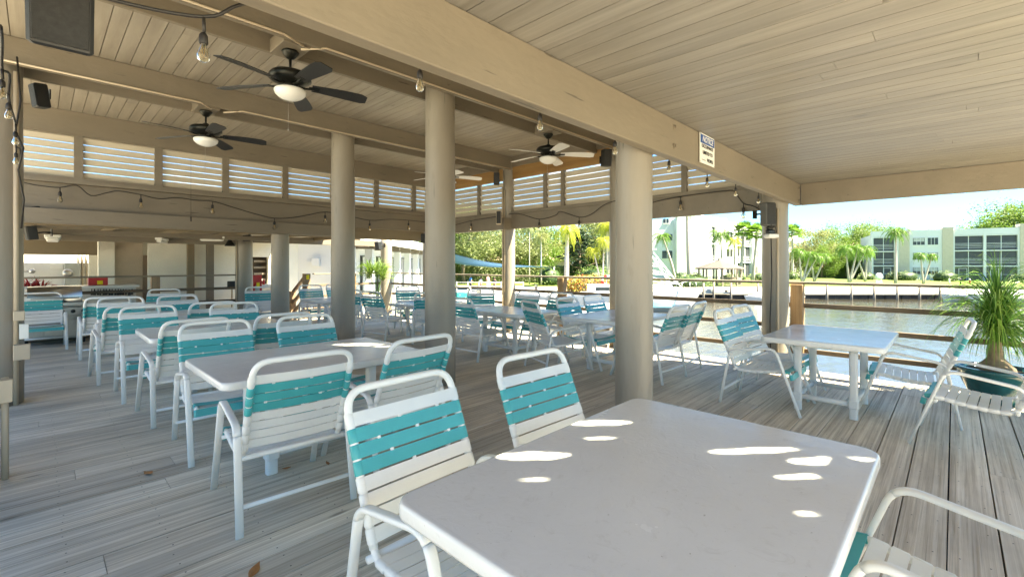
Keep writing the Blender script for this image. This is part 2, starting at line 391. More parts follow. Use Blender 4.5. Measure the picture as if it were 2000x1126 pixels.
def board_ceiling(name, x0, x1, y0, y1, z, mat, sun_gaps, label, gap=.007, bw=.14):
    """tongue and groove boards running along Y, with the solid roof sheet above; holes = gaps added for sun patches on the tables"""
    root = thing(name, ((x0+x1)/2, (y0+y1)/2, z), label, 'ceiling')
    mb = MB(); sh = MB(); x = x0; cx, cy = (x0+x1)/2, (y0+y1)/2
    while x < x1:
        segs = [(y0, y1)]
        for (hx0, hx1, hy0, hy1) in sun_gaps:
            if x+bw > hx0 and x < hx1:
                a, b_ = hy0-.03-(hx1-hx0)/2, hy1+.03+(hx1-hx0)/2; new = []
                for (s0, s1) in segs:
                    if a > s0 and b_ < s1: new += [(s0, a), (b_, s1)]
                    else: new.append((s0, s1))
                segs = new
        for (s0, s1) in segs:
            ys = [s0]
            if s1-s0 > 3: ys.append(s0+rnd.uniform(1.2, s1-s0-1.0))
            ys.append(s1)
            for a, b_ in zip(ys[:-1], ys[1:]):
                mb.box(x+gap/2-cx, x+bw-gap/2-cx, a+.001-cy, b_-.001-cy, 0, .018)
        n = 7 if len(segs) > 1 else 1
        for k in range(n):
            xa, xb = x+bw*k/n, x+bw*(k+1)/n; ss = [(y0, y1)]
            for (hx0, hx1, hy0, hy1) in sun_gaps:
                f = ((xa+xb)/2-(hx0+hx1)/2)/((hx1-hx0)/2)
                if abs(f) < 1:
                    hh = (hy1-hy0)/2*math.sqrt(1-f*f)*(1+.12*math.sin(f*7)); c_ = (hy0+hy1)/2-f*(hx1-hx0)*.42
                    new = []
                    for (s0, s1) in ss:
                        if c_-hh > s0 and c_+hh < s1: new += [(s0, c_-hh), (c_+hh, s1)]
                        else: new.append((s0, s1))
                    ss = new
            for s0, s1 in ss: sh.box(xa-cx, xb-cx, s0-cy, s1-cy, .021, .05)
        x += bw
    mb.build('ceiling_board', mat, root); sh.build('roof_sheet', 'beam_inner', root)
    return root
SH = (.45, -.89)                               # horizontal direction towards the sun
EL = 56
tanE = math.tan(R(EL)); SAZ = Vector((SH[0], SH[1])).normalized()
def hole(x, y, z, zt, wx, wy):  # unseen roof gap, added up the sun ray from a wanted table patch
    k = (zt-z)/tanE; cx, cy = x+SAZ.x*k, y+SAZ.y*k
    return (cx-wx/2, cx+wx/2, cy-wy/2, cy+wy/2)
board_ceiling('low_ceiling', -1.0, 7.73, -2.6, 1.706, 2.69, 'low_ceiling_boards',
    [hole(1.86,1.19,.77,2.69,.24,.095), hole(1.70,1.08,.77,2.69,.12,.04), hole(1.36,1.17,.77,2.69,.22,.10), hole(1.22,1.03,.77,2.69,.09,.03),
     hole(2.02,.56,.77,2.69,.30,.07), hole(2.12,.32,.77,2.69,.26,.09), hole(1.90,.36,.77,2.69,.18,.045), hole(1.62,.30,.77,2.69,.07,.03)],
    'low pale painted board ceiling above the nearest white table')
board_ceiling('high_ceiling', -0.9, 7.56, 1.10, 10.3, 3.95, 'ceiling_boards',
    [hole(2.10,4.0,.77,3.95,.34,.17), hole(2.22,3.72,.77,3.95,.16,.08), hole(2.3,3.4,.77,3.95,.24,.09)],
    'high beige painted board ceiling with the hanging ceiling fans')

def wobble_box(mb, x0, x1, y0, y1, z0, z1, ch=.006): mb.box(x0, x1, y0, y1, z0, z1, ch=ch)
def bolts(parent, spots, face):
    for (x, z) in spots:
        b_ = MB(); b_.mat(0).lathe([(.022,0),(.022,.006),(.012,.007),(.012,.018),(0,.02)], k=8, smooth=False)
        o = b_.build('bolt', 'beam_paint', parent); o.location = (x, face, z); o.rotation_euler = (R(90),0,0)
# the beam that carries the notice sign
t = thing('notice_beam', (3, 1.66, 2.53), 'long solid beige beam with the NOTICE sign on its face', 'beam')
mb = MB(); mb.box(-4.6, 4.78, -.04, .04, -.15, .158, ch=.006); mb.build('plank', 'beam_paint', t)
bolts(t, [(.55,.09),(.55,-.06),(4.62,.09),(4.62,-.09),(-3.1,.08),(-3.1,-.07)], -.042)
# unseen boards added to block sun between the low roof and the high roof
t = thing('sun_block_wall', (3, 1.9, 3.3), 'unseen beige board wall added in the step between roofs to block sun', 'wall')
mb = MB(); mb.box(-4.6, 4.5, -.19, -.165, -.85, .6495); mb.build('board', 'beam_inner', t)
bl = ['nearer twin beige roof beam carrying a black fan and a pale fan',
      'farther twin beige roof beam nearer the far louvers, carrying the second black fan']
for i, Yc in enumerate((4.76, 7.46)):
    t = thing('roof_beam', (3.2, Yc, 3.8), bl[i], 'beam', 'twin roof beams under the high ceiling')
    for s, mt in ((-1, 'beam_paint'), (1, 'beam_paint')):
        mb = MB(); mb.box(-4.4, 4.45, s*.215-.025, s*.215+.025, -.145, .148, ch=.005); mb.build('plank', mt, t)
    bolts(t, [(.35,.05),(.35,-.06),(-3.5,.05),(-3.5,-.06),(4.3,.05),(4.3,-.06)], -.242)
    c = MB(); c.tube([(-4.4,-.255,-.13),(-1.6,-.255,-.13),(-1.4,-.2,-.16)] if i == 0 else [(-3.5,-.255,-.13),(-1.7,-.255,-.13),(-1.55,-.16,-.165)], .011, 6); c.build('conduit', 'conduit_paint', t)
    c = MB(); c.tube([(-1.4,-.14,-.17),(-1.2,-.255,-.13),(4.3,-.255,-.13)], .011, 6); c.build('conduit', 'conduit_paint', t)
    for k, bx in enumerate((-1.45 if i == 0 else -1.58, 2.58)):
        b_ = MB(); b_.box(bx-.13, bx+.13, -.19, .19, -.16, -.02, ch=.004); b_.build('fan_block', 'beam_paint', t)
# fascia at the water side of the low roof
t = thing('roof_fascia', (7.765, -.8, 2.53), 'beige fascia board at the end of the low roof, above the potted palm', 'fascia')
mb = MB(); mb.box(-.035, .035, -2.4, 2.415, -.148, .16, ch=.005); mb.build('plank', 'beam_paint', t)

# ----- louvered walls -----
def louver_bay(parent, L, z0, z1, n=6):
    """slats between 0..L along local x, outside towards +y"""
    mb = MB(); pitch = (z1-z0)/n
    for i in range(n):
        zc = z0+pitch*(i+.5)
        a = R(22+rnd.uniform(-2.5, 2.5)); h = pitch*.44
        m_ = Matrix.Translation((0, .02, zc)) @ Matrix.Rotation(a, 4, 'X')
        mb.box(.002, L-.002, -.009, .009, -h, h, m_)
    return mb
# far wall
X0, X1, YW = -1.2, 7.4, 10.12
t = thing('louver_wall', (X0, YW, 2.8), 'long louvered screen along the far side above the annex opening', 'louvered wall')
mull = sorted([onY(p, 300, YW).x-X0 for p in (153.5, 309.5, 440.5, 557)] + [onY(p, 380, YW).x-X0 for p in (735, 808)] + [4.6-X0+.05])
edges = [0.0]+mull+[X1-X0]
for a, b_ in zip(edges[:-1], edges[1:]):
    o = louver_bay(t, b_-a-.10, .10, .76).build('louver_slats', 'louver_paint', t); o.location.x = a+.05
for a in mull:
    mb = MB(); mb.box(a-.055, a+.055, -.03, .06, .101, .779); mb.build('mullion', 'beam_paint', t)
mb = MB(); mb.box(0, X1-X0, -.055, .08, 0, .06); mb.box(0, X1-X0, -.035, .06, .06, .10); mb.box(0, X1-X0, -.02, .06, .76, .78)
mb.build('sill', 'beam_paint', t)
mb = MB(); mb.box(0, X1-X0, -.04, .06, .781, 1.148, ch=.004); mb.build('header', 'beam_paint', t)
t = thing('annex_beam', (3, 10.2, 2.6), 'deep beige beam under the far louvers, draped with the string lights', 'beam')
mb = MB(); mb.box(-7, 4.4, -.05, .06, -.21, .199, ch=.005); mb.build('upper_plank', 'beam_paint', t)
mb = MB(); mb.box(-7, 1.75, -.16, -.055, -.45, -.212, ch=.005); mb.build('lower_plank', 'beam_paint', t)
mb = MB(); mb.box(-7, 4.3, .17, .22, -.46, -.15, ch=.005); mb.build('back_plank', 'beam_inner', t)
# right wall
YA, YB, XW = 1.75, 10.14, 7.5
t = thing('louver_wall', (XW, YA, 2.6), 'louvered screen on the water side with raw pine header above', 'louvered wall')
ml = sorted([onX(p, 380, XW).y-YA for p in (936, 1100, 1337)] + [7.34-YA, 4.55-YA, .03, YB-YA-.06, 4.5])
ml = [m_ for m_ in ml]
for a, b_ in zip(ml[:-1], ml[1:]):
    o = louver_bay(t, b_-a-.08, .12, .82).build('louver_slats', 'louver_paint', t)
    o.location.y = b_-.04; o.rotation_euler.z = R(-90)
for a in ml:
    mb = MB(); mb.box(-.03, .06, a-.045, a+.045, .121, .849); mb.build('mullion', 'beam_paint', t)
mb = MB(); mb.box(-.06, .09, 0, YB-YA, .06, .12); mb.build('sill', 'beam_paint', t)
mb = MB(); mb.box(-.02, .05, 0, YB-YA, .85, 1.12); mb.build('header', 'raw_pine', t)
mb = MB(); mb.box(-.05, .06, 0, YB-YA, 1.121, 1.348); mb.build('cornice', 'beam_paint', t)
mb = MB(); mb.box(-.05, .03, -.02, YB-YA, -.28, .058, ch=.005); mb.build('beam', 'beam_paint', t)
mb = MB(); mb.box(-.30, -.052, 5.46, 5.72, -.30, -.04, ch=.005); mb.build('beam_end', 'beam_paint', t)

# ----- columns -----
def column(x, y, r, h, label, pipe=None, base=False, flare=.01, k=24):
    t = thing('column', (x, y, 0), label, 'column', 'round beige columns of the pavilion')
    n = 9; prof = []; ph = rnd.uniform(0, 6)
    for i in range(n+1):
        z = h*i/n; prof.append((r*(1+.012*math.sin(i*1.7+ph)) + flare*(1-i/n), z))
    MB().lathe(prof, k=k, wob=.008).build('shaft', 'column_paint', t)
    if base:
        mb = MB()
        for i in range(8):
            a = i*math.pi/4; mb.box(-.07,.07,-.02,.02,0,.13, Matrix.Rotation(a,4,'Z') @ Matrix.Translation((0,r+.035,0)))
        mb.build('base_block', 'old_post', t)
    if pipe:
        for (a, pr, z0, z1) in pipe:
            px, py = (r+pr+.006)*math.cos(a), (r+pr+.006)*math.sin(a)
            MB().tube([(px,py,z0),(px,py,z1)], pr, 8).build('conduit', 'conduit_paint', t)
    return t
def facing(x, y, off=0): return math.atan2(-y, -x)+R(off)       # angle on the column that faces the camera
column(3.36, 1.87, .142, 2.68, 'thick round column standing right behind the nearest table, under the notice beam')
c1 = column(7.35, 1.85, .165, 2.7, 'round column at the water edge holding the floodlight and grey speaker', [(facing(7.35,1.85,10), .016, 0.1, 2.3)], True)
column(3.6, 4.76, .188, 3.94, 'tall round column at the centre of the view, nearest on the first twin beam')
column(7.6, 4.55, .165, 3.94, 'water side column mostly hidden behind the nearest round column', [(facing(7.6,4.55,25), .02, .1, 3.3)], True)
column(3.6, 7.46, .186, 3.94, 'round column between the two rows of teal chairs, under the farther twin beam')
column(7.5, 7.34, .135, 3.94, 'slim sunlit column at the rail in front of the blue shade sail', [(facing(7.5,7.34,-60), .02, .1, 3.3), (facing(7.5,7.34,-40), .012, .9, 3.2)])
c2 = column(-.31, 7.46, .20, 3.94, 'big round column at the left edge with junction boxes on its pipe')
column(-.42, 4.85, .188, 3.94, 'column just outside the left edge, only its pipe and box showing')
column(-.35, 1.95, .16, 3.9, 'column beside the camera carrying the large black speaker')
column(3.6, 10.36, .172, 2.55, 'round column under the far louvers left of the stair posts')
column(-.64, 10.42, .17, 2.5, 'column behind the left edge column, holding two small speakers')
column(7.45, 10.35, .17, 2.5, 'corner column of the pavilion hidden behind the tall central column')
column(3.65, 13.0, .19, 2.25, 'round column beside the red extinguisher cabinet with cables down its side', [(facing(3.65,13,-50), .014, 0, 2.1)])
column(7.5, 12.65, .165, 2.35, 'far round column behind the potted bamboo plant')
# plumbing on the left columns
p = MB(); p.tube([(-.162,7.30,0),(-.162,7.30,3.6)], .022, 8); p.build('conduit', 'conduit_paint', None).parent = c2
for o in list(c2.children):
    if o.name.startswith('conduit'): o.location = (.31, -7.46, 0)
for (z0, z1, s) in ((.50,.66,.075), (.92,1.02,.05)):
    mb = MB(); mb.box(.13, .13+s*1.7, -.29, -.20, z0, z1, ch=.004); mb.build('junction_box', 'conduit_paint', c2)
mb = MB(); mb.box(.175,.245,-.27,-.21,.72,.88, ch=.003); mb.build('junction_box', 'sign_white', c2)
c3 = [o for o in bpy.data.objects if o.get('label','').startswith('column just outside')][0]
MB().tube([(.26,-.01,0),(.26,-.01,.72)], .02, 8).build('conduit', 'conduit_paint', c3)
mb = MB(); mb.box(.20,.30,-.07,.0,.55,.71, ch=.004); mb.build('junction_box', 'conduit_paint', c3)

# ----- annex roof, beams, walls -----
t = thing('annex_canopy', (1, 13, 2.3), 'low dark beige annex ceiling over the grill counter', 'roof')
mb = MB(); mb.box(-2.3, 4.7, -2.68, 5.5, .0, .1); mb.build('roof_sheet', 'beam_inner', t)  # sheet drawn out at the back to shade the yard wall
mb = MB()
for i in range(7): mb.box(-2.2+i*1.1, -2.15+i*1.1, -2.6, 3.1, -.12, -.001)
mb.build('joist', 'beam_inner', t)
t = thing('annex_crossbeam', (1, 11.9, 2.1), 'annex cross beam just behind the far louvers', 'beam', 'annex cross beams')
mb = MB(); mb.box(-5, 3.3, -.05, .05, -.02, .075, ch=.004); mb.build('plank', 'beam_paint', t)
t = thing('annex_crossbeam', (1, 13.0, 2.1), 'annex cross beam above the stair railing line', 'beam', 'annex cross beams')
mb = MB(); mb.box(-5, 2.45, -.05, .05, -.10, .07, ch=.004); mb.box(2.85, 6.4, -.05, .05, -.02, .15, ch=.004); mb.build('plank', 'beam_paint', t)
t = thing('annex_fascia', (-1.6, 15.5, 1.87), 'olive fascia board over the sunlit service yard at far left', 'fascia')
mb = MB(); mb.box(-2.6, 2.64, -.04, .04, -.12, .425, ch=.004); mb.build('plank', 'beam_inner', t)

def qb(pl, px0, px1, y0, y1, Y, th=.06):
    """box on plane Y whose face spans these photo readings: returns x0,x1,z0,z1"""
    a = onY(px0, y1, Y); b_ = onY(px1, y0, Y)
    return a.x, b_.x, onY((px0+px1)/2, y1, Y).z, onY((px0+px1)/2, y0, Y).z
# back building
t = thing('service_building', (3, 16.5, -.5), 'cream stucco building behind the annex with white panels and a doorway', 'building')
def wpart(name, mat, px0, px1, y0, y1, Y, th, zfloor=None, ztop=None):
    x0, x1, z0, z1 = qb(None, px0, px1, y0, y1, Y)
    if zfloor is not None: z0 = zfloor
    if ztop is not None: z1 = ztop
    mb = MB(); mb.box(x0-3, x1-3, Y-16.5, Y-16.5+th, z0+.5, z1+.5); return mb.build(name, mat, t)
wpart('wall', 'stucco_cream', 192, 224, 480, 600, 16.6, .2, -.5, 3.2)
wpart('wall', 'stucco_tan', 224, 279, 480, 600, 16.8, .2, -.5, 3.2)
wpart('door_frame', 'door_brown', 279, 289, 498, 600, 16.4, .08, -.5)
wpart('wall_panel', 'stucco_cream', 289, 366, 479, 600, 16.3, .1, -.5, 3.2)
wpart('corner_post', 'beam_inner', 366, 380, 470, 600, 16.0, .12, -.5, 2.3)
wpart('wall_panel', 'stucco_cream', 380, 404, 479, 600, 16.5, .1, -.5, 3.2)
wpart('corner_post', 'beam_paint', 404, 418, 470, 600, 16.2, .12, -.5, 2.3)
wpart('wall_panel', 'stucco_cream', 418, 490, 479, 600, 16.45, .1, -.5, 3.2)
wpart('wall_panel', 'stucco_cream', 490, 588, 470, 502, 16.9, .15, None, 3.2)
wpart('wall_panel', 'stucco_cream', 524, 588, 502, 640, 16.9, .15, -.5)
wpart('wall_panel', 'stucco_cream', 490, 524, 560, 640, 16.9, .15, -.5)
w = wpart('window', 'door_brown', 490, 524, 502, 560, 17.3, .04)
for k in range(4):
    x0, x1, z0, z1 = qb(None, 494, 517, 508+k*12, 512+k*12, 17.2); mb = MB(); mb.box(x0-3, x1-3, .6, .78, z0+.5, z1+.5)
    mb.build('shelf', 'wood_grey', w)
# cream wall closing the gaps behind the panels
fbk = MB(); fbk.box(-2.0, 3.8, .95, 1.05, 0, 3.8); fbk.build('back_wall', 'stucco_cream', t)
# white clubhouse wing running away from the camera
t = thing('clubhouse', dl(16.4, -6.5, -1.1), 'long white sunlit clubhouse with square posts and overhanging roof', 'building', None, R(44))
mb = MB(); mb.box(0, .2, .2, 4.5, 0, 3.55); mb.box(0, 20, 0, .2, 0, 3.5); mb.build('wall', 'facade_white', t)
mb = MB(); mb.box(-.6, 20.5, -1.3, 4.5, 3.56, 3.66); mb.box(-.7, 20.6, -1.45, -1.3, 3.42, 3.80); mb.build('roof', 'facade_white', t)
for i in range(9):
    x = .3+i*2.3
    mb = MB(); mb.box(x-.16, x+.16, -.75, -.45, 0, 3.25); mb.build('post', 'facade_white', t)
    mb = MB(); mb.box(x-.11, x+.11, -1.28, -.001, 3.26, 3.55); mb.build('roof_beam_end', 'beam_paint', t)
for i in range(8):
    x = .9+i*2.3
    f = MB().box(x, x+1.5, -.06, -.003, .3, 3.0).build('window', 'window_glass', t)
    mb = MB()
    for q in (.0, .5, 1.0): mb.box(x+q+.1, x+q+.38, -.10, -.065, .35, 2.95)
    mb.build('curtain', 'curtain', f)
mb = MB(); mb.box(-.12,-.001,.35,.62,2.55,2.85, ch=.01); mb.box(-.07,-.001,.62,.8,2.66,2.72); mb.build('sconce', 'facade_white', t)
# sunlit yard wall far left
t = thing('yard_wall', (-2, 19, -.5), 'bright white service yard wall with pipes and electrical panel at far left', 'wall')
mb = MB(); mb.box(-8, 5.2, 0, .2, 0, 3.4); mb.build('wall', 'stucco_white', t)
def ypart(name, mat, px0, px1, y0, y1, dep):
    x0, x1, z0, z1 = qb(None, px0, px1, y0, y1, 18.9); mb = MB(); mb.box(x0+2, x1+2, -dep, -.001, z0+.5, z1+.5, ch=.01); return mb.build(name, mat, t)
ypart('electrical_panel', 'galvanised', 125, 157, 514, 559, .25)
ypart('shelf_bracket', 'stucco_white', 99, 124, 517, 525, .1)
ypart('pipe', 'conduit_paint', 153, 156, 497, 565, .06); ypart('pipe', 'conduit_paint', 160, 163, 497, 565, .06); ypart('pipe', 'conduit_paint', 168, 171, 497, 565, .06)
x0, x1, z0, z1 = qb(None, 125, 140, 527, 539, 18.6)
o = MB().lathe([(0,0),(.12,.0),(.12,.05),(.05,.08),(0,.08)], k=16).build('meter', 'steel', t); o.location = ((x0+x1)/2+2, -.26, (z0+z1)/2+.5); o.rotation_euler = (R(90),0,0)
x0, x1, z0, z1 = qb(None, 58, 67, 526, 533, 18.6)
mb = MB(); mb.lathe([(0,0),(.07,0),(.07,.1),(0,.12)], k=12); mb.tube([(0,0,.05),(-.25,0,.05)], .02, 6); o = mb.build('valve', 'steel', t); o.location = ((x0+x1)/2+2, -.1, (z0+z1)/2+.5); o.rotation_euler = (R(90),0,0)

# sunny terrace added unseen beside and behind the deck to bounce sunlight in
mb = MB(); mb.box(-34, -4.22, -22, 30, -.4, -.06); mb.box(-4.2, 6, -22, -4.02, -.4, -.06); struct(mb.build('bounce_terrace', 'bounce_concrete'))
# patio slab behind the deck
mb = MB(); mb.box(-7, 7.0, 13.14, 20, -.75, -.5); struct(mb.build('patio', 'concrete'))

# ----- railings -----
def railing(name_label, L, posts, rot, loc, zs=(.93,.62,.28), cap=True, postm='post_wood', base=0):
    t = thing('deck_railing', loc, name_label, 'railing', 'wooden railings round the deck', rot)
    mb = MB(); mb.box(-.07, .07, 0, L, 1.235, 1.272, ch=.005)
    if cap: mb.build('cap_rail', 'rail_cap', t)
    for z in zs:
        mb = MB(); mb.box(-.02, .02, 0, L, z-.032, z+.032, ch=.004); mb.build('rail', 'rail_wood', t)
    for y in posts:
        mb = MB(); mb.box(-.115, .028, y-.078, y+.078, base, 1.234, ch=.006)
        mb.build('post', postm, t)
    return t
railing('long wooden railing along the water side of the deck', 17.0, [1.4, 5.63, 9.9, 14.2], 0, (7.66, -4.0, 0))
t = railing('short wooden railing between the stairs and the far corner of the deck', 2.25, [1.2], R(-90), (5.42, 13.05, 0))
t = railing('pale wooden railing behind the grill and the lone chair', 6.5, [4.86], R(-90), (-3.0, 13.02, 0), zs=(.93,.62), postm='old_post')
# stair newel and handrail going down to the patio
t = thing('stair_rail', (5.3, 13.15, 0), 'brown stair post with a yellow tag and sloping rails going down', 'stair railing')
mb = MB(); mb.box(-.11, .05, -.09, .09, -.05, 1.26, ch=.006); mb.build('newel_post', 'old_post', t)
mb = MB(); mb.box(-.11, .05, .95, 1.12, -.6, .72, ch=.006); mb.build('lower_post', 'old_post', t)
for z in (1.2, .88, .58, .30):
    m_ = Matrix.Translation((-.03, .05, z)) @ Matrix.Rotation(R(-28), 4, 'X'); mb = MB(); mb.box(-.025, .025, 0, 1.15, -.06, .045, m_); mb.build('sloping_rail', 'old_post', t)
mb = MB(); mb.box(-.07, .01, -.096, -.091, 1.10, 1.22, ch=.002); mb.build('tag', 'yellow_tag', t)
t = thing('stairs', (4.6, 13.15, -.5), 'short wooden steps down from the deck to the patio', 'stairs')
for k in range(2):
    mb = MB(); mb.box(-.55, .55, .02+k*.3, .31+k*.3, .30-k*.17, .34-k*.17, ch=.004); mb.build('tread', 'brown_boards', t)
t = thing('skirt_board', (1, 12.9, 0), 'low brown board running along the far edge of the deck', 'board')
mb = MB(); mb.box(-4, 2.3, -.02, .02, .003, .30); mb.build('plank', 'brown_boards', t)
# =====================================================================  FURNITURE
def rrect(w, h, r=.008, n=2):
    pts = []
    for (sx, sy, a0) in ((1,1,0),(-1,1,90),(-1,-1,180),(1,-1,270)):
        for i in range(n+1):
            a = R(a0+90*i/n); pts.append((sx*(w/2-r)+r*math.cos(a), sy*(h/2-r)+r*math.sin(a)))
    return pts
def arc(p0, p1, p2, r=.05, n=5):
    """rounded corner at p1"""
    p0, p1, p2 = Vector(p0), Vector(p1), Vector(p2)
    a = p1+(p0-p1).normalized()*r; b_ = p1+(p2-p1).normalized()*r
    return [tuple(a*(1-t)**2 + p1*2*t*(1-t) + b_*t**2) for t in [i/n for i in range(n+1)]]
def strap(mb, x, p, tdir, nrm, w, sag, r):
    """vinyl strap wrapped round both side tubes; p,tdir,nrm in the yz plane"""
    p = Vector((0,)+p); td = Vector((0,)+tdir).normalized(); nn = Vector((0,)+nrm).normalized()
    # flat web, slightly sagging
    n = 8; vs = []
    for i in range(n+1):
        s = -1+2*i/n; xx = s*x; off = nn*(-sag*(1-s*s)) + nn*(r+.0015)*(1 if abs(s) < 1.01 else 1)
        for (a, b_) in ((-w/2, 0), (w/2, 0), (w/2, -.0035), (-w/2, -.0035)):
            vs.append(Vector((xx,0,0)) + p + off + td*a + nn*b_)
    fs = []
    for i in range(n):
        for q in range(4): fs.append((i*4+q, i*4+(q+1)%4, i*4+4+(q+1)%4, i*4+4+q))
    mb.add(vs, fs)
    rr = r+.0035; k = 10
    for s in (-1, 1):
        vs = []
        for a in (-w/2, -w/2+.004, w/2-.004, w/2):
            r2 = rr if abs(a) < w/2-.001 else r+.001
            for q in range(k):
                w_ = 2*math.pi*q/k; vs.append(Vector((s*x,0,0)) + p + td*a + Vector((1,0,0))*r2*math.cos(w_) + nn*r2*math.sin(w_))
        fs = [(i*k+q, i*k+(q+1)%k, (i+1)*k+(q+1)%k, (i+1)*k+q) for i in range(3) for q in range(k)]
        sm = mb.sm; mb.sm = True; mb.add(vs, fs); mb.sm = sm
def make_chair():
    t = thing('strap_chair', (0,0,0), 'white tube chair with white and teal straps', 'chair', 'white and teal strap chairs')
    hw = .278; r = .0155
    ctrl = [(-.445,.93),(-.235,.43)] + [(q[1], q[2]) for q in arc((0,-.235,.43),(0,-.205,.375),(0,-.12,.378),.05,4)] + [(-.05,.378),(.05,.388),(.15,.405),(.24,.418)] + [(q[1], q[2]) for q in arc((0,.24,.42),(0,.30,.42),(0,.315,.36),.035,4)] + [(.318,.345)]
    # one rail each side + the arched top = back frame; seat side rails = seat frame
    back = [(-hw,-.228,.415),(-hw,-.435,.905)]
    top = arc((-hw,-.42,.87),(-hw,-.462,.982),(0,-.462,.982),.10,7)
    top2 = [(-x,y,z) for x,y,z in reversed(top)]
    mb = MB(); mb.tube([(-hw,-.228,.415)]+top+top2+[(hw,-.228,.415)], .0175, 10); mb.build('back_frame', 'white_tube', t)
    side = [p for p in ctrl[1:]]
    mb = MB()
    for s in (-1, 1): mb.tube([(s*hw, y, z) for y, z in side], r, 8)
    mb.tube([(-hw-.03,-.225,.385),(hw+.03,-.225,.385)], .015, 8); mb.tube([(-hw-.03,.235,.385),(hw+.03,.235,.385)], .013, 8)
    mb.build('seat_frame', 'white_tube', t)
    # walk the rail and lay straps
    def walk(path):
        P = [Vector((0,y,z)) for y, z in path]; L = [0]
        for a, b_ in zip(P[:-1], P[1:]): L.append(L[-1]+(b_-a).length)
        def at(s):
            for i in range(len(P)-1):
                if s <= L[i+1] or i == len(P)-2:
                    f = (s-L[i])/(L[i+1]-L[i]); p = P[i].lerp(P[i+1], f); return p, (P[i+1]-P[i]).normalized()
        return at, L[-1]
    at, Lb = walk([(-.430,.895),(-.232,.425)])
    mb = MB(); w = .056; pitch = .0635
    for i in range(8):
        p, d = at(.03+i*pitch)
        if .03+i*pitch > Lb: break
        nn = (-d.z, d.y)      # towards the sitter
        mb.mat(1 if i in (1,2,3) else 0); strap(mb, hw, (p.y, p.z), (d.y, d.z), (abs(nn[0]), abs(nn[1])), w, .012, .0175)
    mb.mat(0)
    for gi, xx in ((1,-.16),(1,.05),(2,-.03),(2,.17),(3,-.19),(3,.12),(4,.02)):
        p, d = at(.03+(gi-.5)*pitch); nn = Vector((0, abs(d.z), abs(d.y)))
        c = p+nn*(.0175-.012*(1-(xx/hw)**2)); R3 = Matrix((Vector((1,0,0)), Vector((0,d.y,d.z)), nn)).transposed().to_4x4()
        mb.box(-.008,.008,-.006,.006,-.005,.002, Matrix.Translation(c+Vector((xx,0,0))) @ R3)
    mb.build('backrest', ['white_strap', 'teal_strap'], t)
    at, Ls = walk(side[3:])
    mb = MB(); n = int(Ls/pitch)
    for i in range(n+1):
        s = Ls-.028-i*pitch
        if s < .01: break
        p, d = at(s); nn = (-d.z, d.y)
        if nn[1] < 0: nn = (-nn[0], -nn[1])
        if i == 0: nn = (abs(d.z), abs(d.y))
        mb.mat(1 if i in (0,1) else 0); strap(mb, hw, (p.y, p.z), (d.y, d.z), nn, w, .014 if i else .004, r)
    mb.build('seat', ['white_strap', 'teal_strap'], t)
    sec = rrect(.043, .024, .010)
    for s in (-1, 1):
        x = s*.318; xo = s*.325
        RF, RT, FT, FF = (xo,-.37,.0), (x,-.265,.585), (x,.17,.655), (xo,.40,0)
        rc = arc(RF, RT, FT, .075, 6); fc = arc(RT, FT, FF, .085, 6)
        mid = rc[3]; 
        mb = MB().smooth(); mb.prof([RF]+rc[:2], [(a*1.0,b_) for a,b_ in sec]); mb.build('leg', 'white_tube', t)
        mb = MB().smooth(); mb.prof([rc[1]]+rc[2:]+fc[:5], sec); mb.build('armrest', 'white_tube', t)
        mb = MB().smooth(); mb.prof(fc[4:]+[FF], sec); mb.build('leg', 'white_tube', t)
    mb = MB().tube([(-.322,-.335,.15),(.322,-.335,.15)], .013, 8); mb.build('stretcher', 'white_tube', t)
    return t
chair = make_chair()
G1 = 'white and teal strap chairs'
